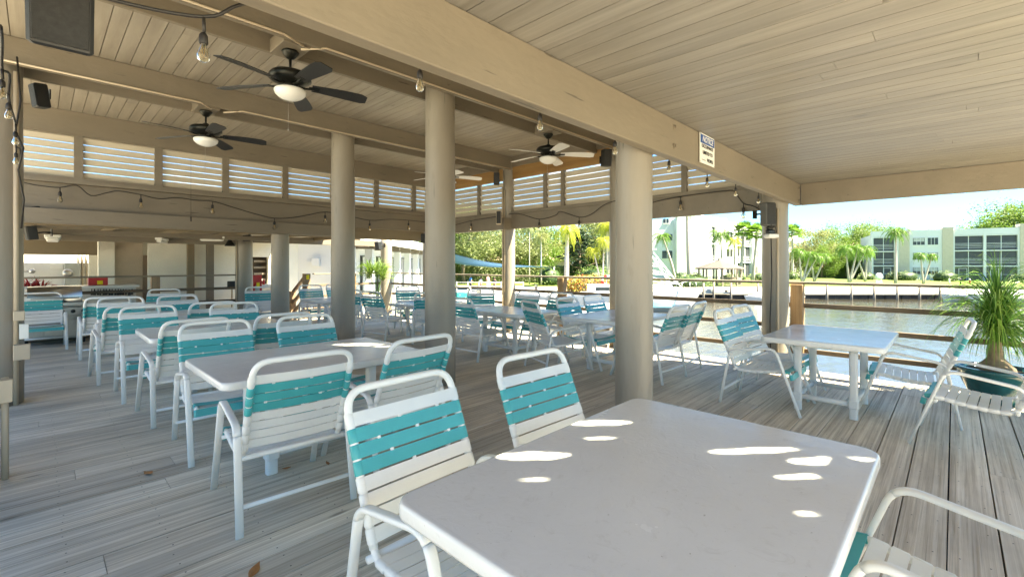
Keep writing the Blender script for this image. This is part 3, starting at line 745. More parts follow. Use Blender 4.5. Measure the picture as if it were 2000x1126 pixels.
# (x, y, facing degrees: 0 = facing +Y, label)
D = R
chairs = [
 (1.13, 3.20, -4, 'chair in the front of the left row, its whole back and stretcher facing the camera'),
 (1.93, 3.24, 3, 'chair beside the tall central column, tucked under the second table'),
 (1.19, 1.40, 181, 'nearest chair, its teal back rising over the left corner of the big glossy table'),
 (2.03, 1.36, 178, 'chair behind the big glossy table, just left of the thick column'),
 (1.14, 4.50, 178, 'chair on the far side of the second table, left one, front of an overlapping pair'),
 (1.95, 4.40, 182, 'chair on the far side of the second table, right one, before the middle column'),
 (1.06, 5.72, 2, 'left chair tucked into the near side of the third table'),
 (1.88, 5.66, -3, 'right chair tucked into the near side of the third table'),
 (.98, 6.90, 180, 'left chair on the far side of the third table'),
 (1.86, 6.72, 176, 'chair on the far side of the third table, right one, left of the middle column'),
 (.84, 8.10, 3, 'chair tucked into the fourth table, left one, tall legs seen from the side'),
 (1.74, 7.95, -2, 'chair tucked into the fourth table, right one, back to back with another'),
 (.93, 9.20, 179, 'chair beyond the fourth table, left one, mostly hidden by closer hoops'),
 (1.68, 9.05, 183, 'chair beyond the fourth table, right one, facing the camera'),
 (.80, 10.35, 0, 'chair tucked into the fifth table, left one, in front of the bottle cabinet'),
 (1.68, 10.2, 4, 'chair tucked into the fifth table, right one, only its hoop visible'),
 (1.72, 11.75, 158, 'small distant chair turned slightly, beyond the fifth table'),
 (.04, 11.8, 180, 'lone chair at far left facing the camera in front of the grill'),
 (5.58, 1.50, 180, 'chair at the water side table, far side, left one, seen from the side'),
 (6.28, 1.54, 176, 'chair at the water side table, far side, right one, near the floodlight column'),
 (6.20, .34, 3, 'chair at the water side table, near side, beside the potted palm'),
 (5.46, -.14, -4, 'chair at the right edge in front of the potted palm'),
 (2.02, .01, -2, 'chair cut off at the bottom right corner, its arm sweeping out'),
 (5.80, 3.00, -2, 'left one of two chairs turned away, right of the thick column'),
 (6.42, 3.02, 4, 'right one of two chairs turned away, right of the thick column'),
 (5.30, 4.20, -112, 'chair left of the half hidden table, its seat pointing at the thick column'),
 (5.90, 4.02, 181, 'chair behind the half hidden table with a dark teal seat edge toward the camera'),
 (6.60, 4.00, 180, 'chair behind the half hidden table mostly covered by the thick column'),
 (5.10, 5.66, -88, 'chair just right of the tall central column, side on with its legs spread wide'),
 (6.28, 6.02, 92, 'chair across the table in front of the slim sunlit column, left of its neighbour'),
 (6.34, 5.28, 88, 'chair across the same table, right of the slim sunlit column'),
 (6.32, 7.02, 135, 'chair turned diagonally at the rail, seen between the central and the slim columns'),
 (5.00, 8.42, -76, 'chair with its back to us in the gap right of the middle column'),
 (5.42, 7.50, -36, 'edge on chair cut by the left side of the tall central column'),
 (4.55, 9.45, -14, 'distant chair left of the gap, overlapping its neighbour'),
 (6.10, 9.15, 160, 'distant chair under the potted bamboo, facing the camera'),
 (6.75, 8.45, 118, 'distant chair partly behind the tall central column beyond the pale table'),
 (4.85, 11.45, 178, 'distant chair right of the middle column at the farthest table'),
 (3.55, 11.35, 170, 'distant chair left of the middle column, in front of the brown stair post'),
 (5.60, 11.5, 184, 'distant chair at the farthest table beside the bamboo plant'),
]
for i, (x, y, a, lab) in enumerate(chairs):
    place(chair, i, (x, y, 0.001), D(a), lab, G1)

def make_table():
    t = thing('dining_table', (0,0,0), 'x', 'table', 'white rectangular dining tables')
    W, H = 1.50, 1.05; out = []
    mb = MB().smooth(False)
    def ring(inset, z, r): return [(x, y, z) for x, y in rrect(W-2*inset, H-2*inset, r, 5)]
    rings = [ring(.020,.715,.05), ring(.004,.718,.06), ring(0,.728,.065), ring(0,.758,.065), ring(.003,.767,.065), ring(.010,.7705,.06), ring(.022,.769,.05)]
    k = len(rings[0]); vs = [p for r_ in rings for p in r_]
    fs = [(i*k+q, i*k+(q+1)%k, (i+1)*k+(q+1)%k, (i+1)*k+q) for i in range(len(rings)-1) for q in range(k)]
    mb.sm = True; mb.add(vs, fs); mb.sm = False
    mb.add(rings[0], [tuple(range(k-1,-1,-1))]); mb.add(rings[-1], [tuple(range(k))])
    mb.build('tabletop', 'table_top', t)
    lx, ly = .38, .245
    for sx in (-1, 1):
        for sy in (-1, 1):
            mb = MB().smooth(); c = (sx*lx, sy*ly)
            mb.prof([(c[0],c[1],0.0),(c[0],c[1],.008),(c[0],c[1],.20),(c[0],c[1],.24),(c[0],c[1],.56),(c[0],c[1],.60),(c[0],c[1],.66)],
                    rrect(.072,.072,.02,3)); mb.build('leg', 'white_plastic', t)
            mb = MB(); mb.box(c[0]-.044,c[0]+.044,c[1]-.044,c[1]+.044,.10,.185, ch=.012)
            mb.build('leg_socket', 'white_plastic', t)
    mb = MB()
    mb.box(-lx-.035, lx+.035, -ly-.035, -ly+.03, .661, .712, ch=.008); mb.box(-lx-.035, lx+.035, ly-.03, ly+.035, .661, .712, ch=.008)
    mb.box(-lx-.033, -lx+.03, -ly+.031, ly-.031, .661, .712); mb.box(lx-.03, lx+.033, -ly+.031, ly-.031, .661, .712); mb.build('apron', 'white_plastic', t)
    for s in (-1, 1):
        mb = MB().tube([(-lx,s*ly,.142),(lx,s*ly,.142)], .026, 10); mb.build('stretcher', 'white_plastic', t)
        mb = MB().tube([(s*lx,-ly,.142),(s*lx,ly,.142)], .026, 10); mb.build('stretcher', 'white_plastic', t)
    return t
table = make_table()
G2 = 'white rectangular dining tables'
tables = [
 (1.575, .755, 0, (1.05,1.04,1), 'big glossy table in the very front with bright sun spots on its top'),
 (1.58, 3.84, 0, (1.04,1.05,1), 'second table of the left row with a sunny patch at its right end'),
 (1.53, 6.32, 0, 1, 'third table of the left row, its white corner between two chairs'),
 (1.50, 8.62, 0, 1, 'fourth table of the left row, almost hidden by chair backs'),
 (1.45, 10.95, 0, 1, 'fifth table of the left row, its left end in front of the grill'),
 (5.92, .95, 0, (.93,.97,1), 'table alone at the water side, all four legs in view'),
 (5.95, 3.58, 0, (.95,1,1), 'table half hidden by the thick column'),
 (5.68, 5.55, 90, .95, 'table to the right of the tall central column, in front of the slim column'),
 (5.88, 8.25, 10, .9, 'distant table left of the tall central column'),
 (4.95, 10.55, 0, .9, 'farthest table beyond the middle column'),
]
for i, (x, y, a, sc, lab) in enumerate(tables): place(table, i, (x, y, 0.001), R(a), lab, G2, sc)

# ----- ceiling fans -----
def blade_mesh():
    mb = MB(); n = 10; vs = []
    for i in range(n+1):
        s = i/n; x = .20+s*.54; w = .052+.030*math.sin(min(1,s*1.15)*math.pi*.5); 
        if s > .9: w *= 1-(s-.9)*3.2
        m_ = Matrix.Rotation(R(-13), 3, 'X')
        for (yy, zz) in ((-w,0),(w,0),(w,.007),(-w,.007)):
            v = m_ @ Vector((0,yy,zz)); vs.append((x, v.y, v.z-.02*s*s))
    fs = [(i*4+q, i*4+(q+1)%4, i*4+4+(q+1)%4, i*4+4+q) for i in range(n) for q in range(4)]+[(3,2,1,0),(n*4,n*4+1,n*4+2,n*4+3)]
    mb.add(vs, fs); return mb
def make_fan(bl):
    t = thing('ceiling_fan', (0,0,0), 'x', 'ceiling fan', 'ceiling fans under the twin beams')
    MB().lathe([(.0,0),(.075,0),(.082,-.012),(.072,-.03),(.055,-.052),(.035,-.075),(.02,-.08),(0,-.08)], k=20).build('ceiling_canopy', 'fan_bronze', t)
    MB().lathe([(.013,-.07),(.013,-.2)], k=8).build('downrod', 'fan_bronze', t)
    MB().lathe([(0,-.165),(.03,-.17),(.05,-.195),(.10,-.205),(.175,-.225),(.195,-.25),(.195,-.285),(.165,-.305),(.11,-.325),(.075,-.335),(.06,-.37),(.07,-.385),(.0,-.39)], k=28).build('motor_housing', 'fan_bronze', t)
    MB().lathe([(.10,-.375),(.142,-.385),(.150,-.40),(.138,-.43),(.112,-.455),(.075,-.475),(.03,-.487),(0,-.489)], k=24).build('glass_shade', 'frosted_glass', t)
    for k in range(5):
        a = 72*k
        o = blade_mesh().build('blade', bl, t); o.rotation_euler.z = R(a); o.location.z = -.335
        mb = MB(); mb.tube([(.07,0,0),(.12,0,-.012),(.17,.0,-.01),(.22,0,0)], .011, 6); mb.box(.17,.27,-.028,.028,-.004,.0-.0005, Matrix.Rotation(R(-13),4,'X'), ch=0)
        b2 = mb.build('blade_bracket', 'fan_bronze', o); 
    mb = MB(); mb.tube([(.05,.03,-.38),(.05,.03,-.75)], .0015, 4); mb.lathe([(0,0),(.006,.005),(.006,.03),(0,.035)], c=(.05,.03,-.78), k=6); mb.build('pull_chain', 'steel', t)
    return t
fb = make_fan('blade_black'); fw = make_fan('blade_white')
def camang(al): # angle measured clockwise from the view direction -> world
    a = R(al); v = dl(math.cos(a), math.sin(a)); return math.atan2(v.y, v.x)
G3 = 'ceiling fans under the twin beams'
place(fb, 0, (1.75, 4.76, 3.639), camang(-13), 'black fan with five dark blades, largest and nearest of the fans', G3)
place(fb, 1, (1.62, 7.46, 3.639), camang(-10), 'black fan on the farther beam in front of the louvers', G3)
place(fw, 0, (5.78, 4.76, 3.639), camang(20), 'fan with pale sunlit blades beside the raw pine header', G3)
place(fw, 1, (5.78, 7.46, 3.639), camang(5), 'pale bladed fan mostly hidden behind the tall central column', G3)

# ----- speakers -----
def speaker(loc, size, rz, tilt, label, mat='speaker_black', arm=(0,.18,.02), name='wall_speaker'):
    w, d, h = size
    t = thing(name, loc, label, 'speaker', 'outdoor speakers on the columns', rz)
    m_ = Matrix.Rotation(R(tilt), 4, 'X')
    mb = MB(); mb.box(-w/2, w/2, -d/2, d/2, -h/2, h/2, m_, ch=min(w,h)*.06); mb.build('cabinet', mat, t)
    mb = MB(); mb.box(-w/2*.86, w/2*.86, -d/2-.006, -d/2-.0005, -h/2*.9, h/2*.9, m_, ch=.003); mb.build('grille', 'speaker_grille', t)
    mb = MB(); mb.tube([(0,d/2*.6,0),(arm[0],arm[1]*.8,arm[2]),(arm[0],arm[1]+.05,arm[2])], .014, 6); mb.box(arm[0]-.035,arm[0]+.035,arm[1]+.05,arm[1]+.062,arm[2]-.06,arm[2]+.06)
    mb.build('bracket', 'black_metal', t); return t
speaker(pxd(119, 1.55, 2.44), (.165,.15,.36), R(-2), 24, 'huge black speaker at the top left corner')
speaker(pxd(78, 5.4, 3.50), (.15,.12,.27), R(-70), 8, 'black speaker on an arm at the left end of the farther twin beam', arm=(-.2,.1,.1))
speaker(pxd(72, 7.1, 2.30), (.17,.14,.24), R(-60), 14, 'upper one of the two dark speakers beside the left annex post')
speaker(pxd(61, 7.3, 2.02), (.14,.12,.22), R(-75), 8, 'lower one of the two dark speakers beside the left annex post')
speaker(pxd(970, 10.1, 3.40), (.13,.14,.27), R(-45), 6, 'black speaker hanging where the farther twin beam meets the slim column')
speaker(pxd(1184, 8.2, 3.42), (.15,.15,.30), R(-35), 6, 'black speaker hanging left of the thick column top')
speaker(pxd(829, 12.0, 2.20), (.16,.14,.24), R(-50), 4, 'small speaker under the beam against the tall central column')
speaker(pxd(739, 13.8, 2.08), (.17,.14,.25), R(-80), 12, 'tilted speaker left of the far column top')
speaker(pxd(482, 11.4, 2.22), (.17,.13,.24), R(-20), 4, 'dark speaker at the top of the column beside the extinguisher')
speaker(pxd(974, 10.1, 2.55), (.11,.12,.30), R(-45), 0, 'narrow beige speaker box on the slim column under the louver sill', 'conduit_paint')
speaker(pxd(1500, 6.42, 2.22), (.17,.12,.32), R(-30), 0, 'grey speaker box on the water side column above the floodlight', 'speaker_grey')
speaker(pxd(384, 15.2, 2.1), (.12,.14,.32), R(-30), 0, 'small black speaker on the cream wall behind the annex')
# floodlight under the grey speaker
t = thing('floodlight', pxd(1505, 6.42, 1.95), 'twin head floodlight with tangled cord on the water side column', 'floodlight', None, R(-40))
mb = MB(); mb.box(-.08,.08,-.07,.05,-.065,-.005, ch=.015); mb.build('lamp_head', 'sign_white', t)
mb = MB(); mb.box(-.07,.07,-.075,-.0705,-.055,-.015); mb.build('lens', 'frosted_glass', t)
mb = MB(); q = random.Random(3)
pts = [Vector((q.uniform(-.07,.07), q.uniform(-.06,.02), .05+q.uniform(-.05,.09))) for _ in range(14)]
mb.tube(pts, .010, 6); mb.box(-.05,.05,-.04,.04,-.004,.05, ch=.01); mb.build('cord', 'black_metal', t)
mb = MB(); mb.tube([(0,-.01,-.06),(.01,-.01,-.6),(-.015,-.01,-1.2),(0,0,-1.7)], .008, 6); mb.build('cable', 'rubber_black', t)

# ----- string lights -----
def string_lights(pts, bulbs, label, r=.006, droplen=.10, k=6, scale=1.0):
    """pts: cable control points; bulbs: points on the cable where sockets hang"""
    o0 = Vector(pts[0]); t = thing('string_lights', o0, label, 'string lights', 'black string lights with clear bulbs')
    P = [Vector(p)-o0 for p in pts]; path = []
    for i in range(len(P)-1):
        p0, p1, p2, p3 = P[max(i-1,0)], P[i], P[i+1], P[min(i+2,len(P)-1)]
        for s in range(k):
            f = s/k; path.append(.5*((2*p1)+(p2-p0)*f+(2*p0-5*p1+4*p2-p3)*f*f+(3*p1-p0-3*p2+p3)*f**3))
    path.append(P[-1]); MB().tube(path, r, 5).build('cable', 'rubber_black', t)
    for b_ in bulbs:
        b = Vector(b_)-o0; s = scale
        mb = MB(); mb.tube([(0,0,0),(.002,0,-droplen)], r*.9, 5)
        mb.lathe([(0,-droplen+.0),(.012*s,-droplen-.004),(.019*s,-droplen-.02*s),(.021*s,-droplen-.055*s),(.017*s,-droplen-.062*s),(0,-droplen-.062*s)], k=12)
        so = mb.build('socket', 'rubber_black', t, b)
        mb = MB(); z0 = -droplen-.062*s
        mb.lathe([(.013*s,z0),(.015*s,z0-.012*s),(.026*s,z0-.04*s),(.030*s,z0-.058*s),(.026*s,z0-.078*s),(.012*s,z0-.09*s),(0,z0-.092*s)], k=14)
        bu = mb.build('bulb', 'bulb_glass', so)
        mb = MB(); mb.tube([(.004*s,0,z0),(.009*s,0,z0-.03*s),(0,0,z0-.062*s),(-.009*s,0,z0-.03*s),(-.004*s,0,z0)], .0022*s, 4); mb.build('filament', 'filament', so)
    return t
# along the back of the notice beam
xs = [.38, 1.216, 2.06, 2.89, 3.76, 4.60, 5.42, 6.25]
pts = [onY(175, -5, 1.75)]+[]
pts = [Vector((-.2, 2.1, 2.43)), Vector((.115,1.9,2.345)), Vector((.38,1.78,2.335)), Vector((.52,1.76,2.43)), Vector((.9,1.76,2.56)), Vector((1.216,1.76,2.53))]
for x in xs[2:]: pts += [Vector((x-.42,1.76,2.56)), Vector((x,1.76,2.52))]
string_lights(pts, [(.38,1.78,2.335)]+[(x,1.76,2.46-(.03 if x>4.5 else 0)) for x in xs[1:]], 'string of clear bulbs hung along the back of the notice beam', .006, .05, scale=.66)
# along the far wall under the sill
bx = [onY(p, 372, 10.02) for p in (117, 275, 415)]
pp = [onY(p, y, 10.02) for p, y in ((40,355),(75,362),(117,366),(150,362),(178,382),(210,376),(232,373),(275,380),(310,388),(345,386),(385,391),(415,393),(450,403),(500,418),(536,426),(570,425),(600,420),(635,414),(670,419),(722,430),(760,428),(798,430),(835,434))]
bb = [pp[2], pp[7], pp[11], pp[14], pp[17], pp[19], pp[21]]
string_lights(pp, bb, 'string of clear bulbs draped under the far louvers', .008, .06, 4, scale=1.15)
# along the water side wall
pp = [onX(p, y, 7.40) for p, y in ((886,440),(920,431),(950,426),(985,420),(1012,417),(1053,428),(1085,420),(1095,413),(1131,424),(1155,418),(1180,400),(1207,392),(1250,400),(1290,391),(1329,384),(1370,378),(1425,372),(1436,377),(1452,397),(1470,402),(1490,412))]
string_lights(pp, [pp[1], pp[5], pp[8], pp[14], pp[18], pp[20]], 'string of clear bulbs along the beam on the water side', .008, .06, 4, scale=1.1)
# left row, running away along the columns
pp = []; 
for i, y in enumerate((3.2, 3.6, 3.89, 4.15, 4.42, 4.9, 5.33, 5.8, 6.34, 6.8, 7.2)):
    pp.append((-.12-.01*(i%3), y, 2.68 - (.05 if i%2==0 else 0)))
string_lights(pp, [pp[2], pp[4], pp[6], pp[8]], 'string of amber tinted bulbs hanging down beside the left columns', .008, .06, 4, scale=.72)
t = tag(MB().tube([(-.15,7.1,3.7),(-.12,6.9,3.2),(-.16,7.0,2.9),(-.1,6.8,2.7),(-.14,7.0,2.5),(-.1,7.05,2.2),(-.12,7.1,1.9)], .009, 5).build('loose_cable', 'rubber_black'), 'loose black cable hanging beside the big left column', 'cable')

# ----- notice sign -----
sx = 4.21
t = thing('notice_sign', (sx, 1.612, 2.55), 'white and blue NOTICE occupancy sign screwed to the beam face', 'sign')
MB().box(-.17, .17, -.004, 0, -.132, .132).build('sign_plate', 'sign_white', t)
MB().box(-.158, .158, -.0065, -.0045, .045, .120).build('header_panel', 'sign_blue', t)
def text(s, x, z, size, mat, parent, name='lettering', shear=0, y=-.0075, bold=.0, rz=0, align='CENTER', sx=1):
    cu = bpy.data.curves.new(name, 'FONT'); cu.body = s; cu.size = size; cu.align_x = align; cu.align_y = 'CENTER'; cu.extrude = .0006; cu.shear = shear; cu.offset = bold
    cu.materials.append(M(mat)); o = bpy.data.objects.new(name, cu); C.objects.link(o)
    me = bpy.data.meshes.new_from_object(o); bpy.data.objects.remove(o); bpy.data.curves.remove(cu)
    me.materials.clear(); me.materials.append(M(mat)); o = bpy.data.objects.new(name, me); C.objects.link(o)
    o.parent = parent; o.location = (x, y, z); o.rotation_euler = (R(90), 0, rz); o.scale.x = sx; return o
text('NOTICE', 0, .082, .070, 'sign_white', t, shear=.25, bold=.0010, sx=.95)
text('OCCUPANCY', 0, .020, .042, 'ink', t, bold=.0008, sx=1.02)
text('LIMITED TO', 0, -.035, .042, 'ink', t, bold=.0008, sx=1.02)
text('PEOPLE', .055, -.095, .042, 'ink', t, bold=.0008)
text('120', -.10, -.095, .034, 'dish_grey', t) if False else None
for (x, z) in ((-.162,.124),(.162,.124),(-.162,-.124),(.162,-.124)): MB().box(x-.004,x+.004,-.0065,-.0042,z-.004,z+.004).build('screw', 'steel', t)
mb = MB(); mb.box(-.13,-.045,-.005,-.0043,-.103,-.098); mb.build('blank_line', 'ink', t)

# ----- potted ponytail palm at right -----
t = thing('potted_palm', (7.36, -.33, 0), 'ponytail palm with drooping leaves in a glazed teal pot by the railing', 'potted plant')
t.scale = (.9,.9,.98)
po = MB().lathe([(0,.002),(.20,.002),(.225,.05),(.30,.20),(.345,.30),(.355,.345),(.385,.355),(.385,.385),(.335,.39),(.325,.34),(.0,.335)], k=36).build('pot', 'pot_teal', t)
MB().lathe([(.32,.341),(.15,.352),(0,.356)], k=24).build('soil', 'soil', po)
MB().lathe([(.19,.345),(.17,.40),(.11,.46),(.075,.50),(.06,.60),(.05,.70),(.04,.73),(0,.74)], k=16, wob=.05).build('trunk', 'palm_bulb', t)
def strands(mb, base, n, L, rng, up=.6, w=.012, droop=1.0, seg=9, spread=1.0):
    for i in range(n):
        a = rng.uniform(0, 2*math.pi); el = rng.uniform(.15, 1.45)*up+.15; l = L*rng.uniform(.65, 1.1)
        p = Vector(base)+Vector((rng.uniform(-.03,.03), rng.uniform(-.03,.03), rng.uniform(-.12,.03)))
        d = Vector((math.cos(a)*math.cos(el)*spread, math.sin(a)*math.cos(el)*spread, math.sin(el))).normalized()
        side = Vector((-math.sin(a), math.cos(a), 0)); vs = []; st = l/seg
        for s in range(seg+1):
            f = s/seg; ww = w*(.5+.5*math.sin(min(1,f*1.6+.15)*math.pi*.5))*(1-f**3)
            tw = side*math.cos(f*1.5)+Vector((0,0,1))*math.sin(f*1.5)*.4
            vs += [p-tw*ww/2, p+tw*ww/2]
            p = p+d*st; d = (d+Vector((0,0,-1))*droop*st*2.6/L*(.5+f*1.3)).normalized()
        mb.add(vs, [(2*s, 2*s+1, 2*s+3, 2*s+2) for s in range(seg)])
mb = MB(); rg = random.Random(5); strands(mb, (0,0,.84), 560, .98, rg, 1.0, .018, 1.4, spread=.46)
strands(mb, (.0,0,.76), 320, .62, rg, .55, .017, 1.9, spread=.6); strands(mb, (0,0,.80), 80, .60, rg, 1.4, .013, .5)
mb.build('leaves', 'ponytail', t)
# bamboo-like pot plant by the far corner
t = thing('potted_palm', (6.9, 12.2, 0), 'bushy light green potted plant in front of the far round column', 'potted plant')
MB().lathe([(0,.002),(.16,.002),(.24,.3),(.26,.33),(.23,.34),(0,.32)], k=20).build('pot', 'pot_teal', t)
mb = MB()
for i in range(12):
    a = i*2.4; mb.tube([(.05*math.cos(a),.05*math.sin(a),.3),(.1*math.cos(a),.1*math.sin(a),.9),(.22*math.cos(a),.22*math.sin(a),1.35)], .007, 5)
mb.build('stem', 'palm_green', t)
mb = MB(); rg = random.Random(9)
for i in range(10):
    a = i*2.4; strands(mb, (.22*math.cos(a),.22*math.sin(a),1.15+.03*i), 42, .55, rg, .9, .022, .9, 6)
mb.build('leaves', 'leaf_fresh', t)

# ----- dead leaves on the deck -----
for i, (px, y, lab) in enumerate(((290,925,'curled orange dead leaf on the open deck left of the chairs'),(497,1117,'orange dead leaf at the bottom edge of the deck'),(560,915,'brown dead leaf under the front chair'),(640,905,'small dead leaf near the leg of the second table'))):
    d = EYE*FPX/(y-HY); p = pxd(px, d); mb = MB(); rg = random.Random(i)
    n = 7; vs = []
    for q in range(n+1):
        s = q/n; w = .022*math.sin(math.pi*min(1,s*1.05))+.001; vs += [(-.05+.1*s, -w, .004+.012*s*s), (-.05+.1*s, 0, .008+.01*s*s+.004), (-.05+.1*s, w, .004+.018*s)]
    mb.add(vs, [(3*q+e, 3*q+e+1, 3*q+e+4, 3*q+e+3) for q in range(n) for e in (0,1)]); mb.tube([(-.05,0,.006),(-.08,.005,.004)], .0015, 4)
    o = mb.build('dead_leaf', 'leaf_dead', None, (p.x, p.y, .002), rg.uniform(0,6)); tag(o, lab, 'leaf', 'dead leaves on the deck'); 
    if i > 1: o.scale = (.6,.6,.6)
# =====================================================================  ANNEX FITTINGS
# bottle counter
t = thing('bar_counter', (-.6, 14.2, -.5), 'long white counter with small dark figures on its face behind the grill', 'counter')
xe = onY(266, 560, 14.2).x+.6
mb = MB(); mb.box(-5, xe, 0, .6, 0, 1.47); mb.build('body', 'stucco_white', t)
mb = MB(); mb.box(-5, xe+.06, -.06, .66, 1.471, 1.53, ch=.01); mb.build('counter_top', 'sign_white', t)
rg = random.Random(4)
for i in range(15):
    p = onY(180+i*5.6+rg.uniform(-1,1), 570+(i>12)*rg.uniform(-2,6), 14.1)
    mb = MB(); w = rg.uniform(.012,.03); mb.lathe([(0,0),(w,0),(w*rg.uniform(.8,1.2),.06),(w*.4,.11),(w*.4,.14),(0,.14)], k=8)
    mb.build('ornament', 'ink', t, (p.x+.6, -.075, p.z+.5-.07))
# big grill
x0 = onY(40, 600, 12.35).x; x1 = onY(171, 600, 12.35).x
t = thing('gas_grill', ((x0+x1)/2, 12.55, 0), 'wide stainless gas grill behind the lone chair', 'grill')
W = (x1-x0)/2
mb = MB(); mb.box(-W*.96, W*.96, -.25, .3, .1, .72, ch=.01); mb.build('cart', 'steel', t)
for k in range(3):
    mb = MB(); a = -W*.9+k*W*.61; mb.box(a, a+W*.56, -.262, -.2505, .13, .50, ch=.004); mb.tube([(a+.06,-.285,.46),(a+W*.56-.06,-.285,.46)], .009, 6)
    mb.build('door', 'steel', t)
m_ = mb = MB(); mb.box(-W, W, -.36, .3, .721, .80, ch=.01); mb.build('shelf', 'steel', t)
mb = MB(); mb.box(-W*.9, W*.95, -.33, -.24, .54, .70, ch=.01); mb.build('control_panel', 'steel', t)
for k in range(6):
    o = MB().lathe([(0,0),(.035,0),(.032,.03),(.02,.035),(0,.036)], k=12).build('knob', 'black_metal', t, (-W*.75+k*W*.32, -.333, .62)); o.rotation_euler = (R(90),0,0)
mb = MB().smooth()
pts = [(-.30,0),(-.32,.12),(-.26,.22),(-.14,.28),(.05,.30),(.24,.26),(.28,.10),(.28,0)]
vs = [(sx*W*.82, y, .801+z) for sx in (-1,1) for y, z in pts]; n = len(pts)
mb.add(vs, [(i,i+1,n+i+1,n+i) for i in range(n-1)]+[tuple(range(n)), tuple(range(2*n-1,n-1,-1))]); mb.sm = False
mb.build('hood', 'steel', t)
mb = MB(); mb.tube([(-W*.7,-.33,.88),(-W*.7,-.38,.88),(W*.7,-.38,.88),(W*.7,-.33,.88)], .014, 8); mb.build('handle', 'galvanised', t)
for sx in (-1,1):
    for sy in (-.2,.22): MB().lathe([(.03,0),(.035,.03),(.03,.1)], c=(sx*W*.85,sy,0), k=10).build('caster', 'black_metal', t)
# white side table left of grill top
t = thing('serving_shelf', (onY(95,572,12.9).x, 12.95, .98), 'bright white serving shelf above the grill', 'shelf')
mb = MB(); mb.box(-1.2, .45, -.18, .25, 0, .035, ch=.005); mb.build('board', 'sign_white', t)
for x in (-1.0,.3): MB().box(x-.02,x+.02,-.02,.02,-.979,-.001).build('leg','steel',t)
# bromeliads
for i, px in enumerate((46, 62, 80)):
    p = onY(px, 562, 14.9); t = thing('bromeliad', p, ['leftmost red leafed bromeliad behind the counter','middle red leafed bromeliad behind the counter','rightmost red leafed bromeliad behind the counter'][i], 'plant', 'red bromeliads behind the counter')
    mb = MB(); strands(mb, (0,0,-.05), 40, .42, random.Random(i), .8, .05, .5, 5); mb.build('leaves', 'leaf_red', t)
    MB().lathe([(0,-1.8),(.1,-1.8),(.14,-.12),(.0,-.1)], k=12).build('pot', 'pot_teal', t)
# red boxes, paint cans
p = onY(191, 560, 14.45); t = thing('red_tool_box', (p.x, 14.45, 1.032), 'red metal box with a yellow sticker on the white counter', 'box')
MB().box(-.17,.17,-.12,.12,0,.19, ch=.01).build('box_body', 'red_paint', t); MB().box(-.02,.08,-.124,-.1205,.02,.11).build('sticker', 'yellow_tag', t)
MB().box(-.175,.175,-.125,.125,.191,.21, ch=.005).build('lid', 'red_paint', t)
p = onY(452, 552, 14.0); t = thing('card_reader', (p.x, 13.9, p.z-.05), 'black electronic device mounted beside the round far column', 'device')
mb = MB(); mb.box(-.12,.12,-.04,.04,-.06,.10, ch=.01); mb.build('casing', 'black_metal', t); MB().box(-.08,.05,-.043,-.0405,-.01,.07).build('screen', 'window_glass', t)
MB().tube([(0,.03,0),(0,.06,0),(0,.06,-1.6)], .02, 6).build('stand', 'conduit_paint', t)
# extinguisher cabinet on a post
p = onY(501, 560, 14.3); t = thing('extinguisher_cabinet', (p.x, 14.3, -.5), 'red fire extinguisher cabinet with yellow tag on a short post', 'fire cabinet')
z0 = onY(501,580,14.3).z+.5; z1 = onY(501,537,14.3).z+.5; w = (onY(511,560,14.3).x-onY(491,560,14.3).x)/2
mb = MB(); mb.box(-w,w,0,.18,z0,z1); mb.build('cabinet_back', 'red_paint', t)
mb = MB()
for a in ((-w,-w+.03,z0,z1),(w-.03,w,z0,z1),(-w+.03,w-.03,z0,z0+.035),(-w+.03,w-.03,z1-.035,z1)): mb.box(a[0],a[1],-.02,-.0005,a[2],a[3])
mb.build('door_frame', 'red_paint', t)
ex = MB().lathe([(0,0),(.06,.0),(.065,.03),(.065,.26),(.03,.32),(.02,.36),(0,.36)], k=14).build('extinguisher', 'galvanised', t, (0,-.075,z0+.05)); ex.scale=(.9,.3,1)
MB().box(-.03,.05,-.105,-.1,z0+.28,z0+.42).build('tag', 'yellow_tag', t)
MB().box(-.07,.07,.03,.15,0,z0-.001).build('post', 'old_post', t)
# sink counter and soap bottle
p0 = onY(507, 580, 15.2); p1 = onY(541, 580, 15.2)
t = thing('sink_counter', ((p0.x+p1.x)/2, 15.2, -.5), 'white outdoor sink counter right of the red cabinet', 'counter'); w = (p1.x-p0.x)/2
MB().box(-w,w,-.06,.5,1.28,1.40, ch=.01).build('counter_top', 'sign_white', t); MB().box(-w*.7,w*.9,0,.45,0,1.279).build('base', 'stucco_white', t)
t = thing('soap_bottle', (onY(516,575,15.2).x, 15.25, .902), 'dark red soap bottle standing on the sink counter', 'bottle')
MB().lathe([(0,0),(.035,0),(.035,.12),(.012,.15),(.012,.19),(0,.19)], k=12).build('bottle_body', 'red_paint', t); MB().tube([(0,0,.19),(0,0,.22),(-.04,0,.22)], .008, 6).build('pump', 'black_metal', t)
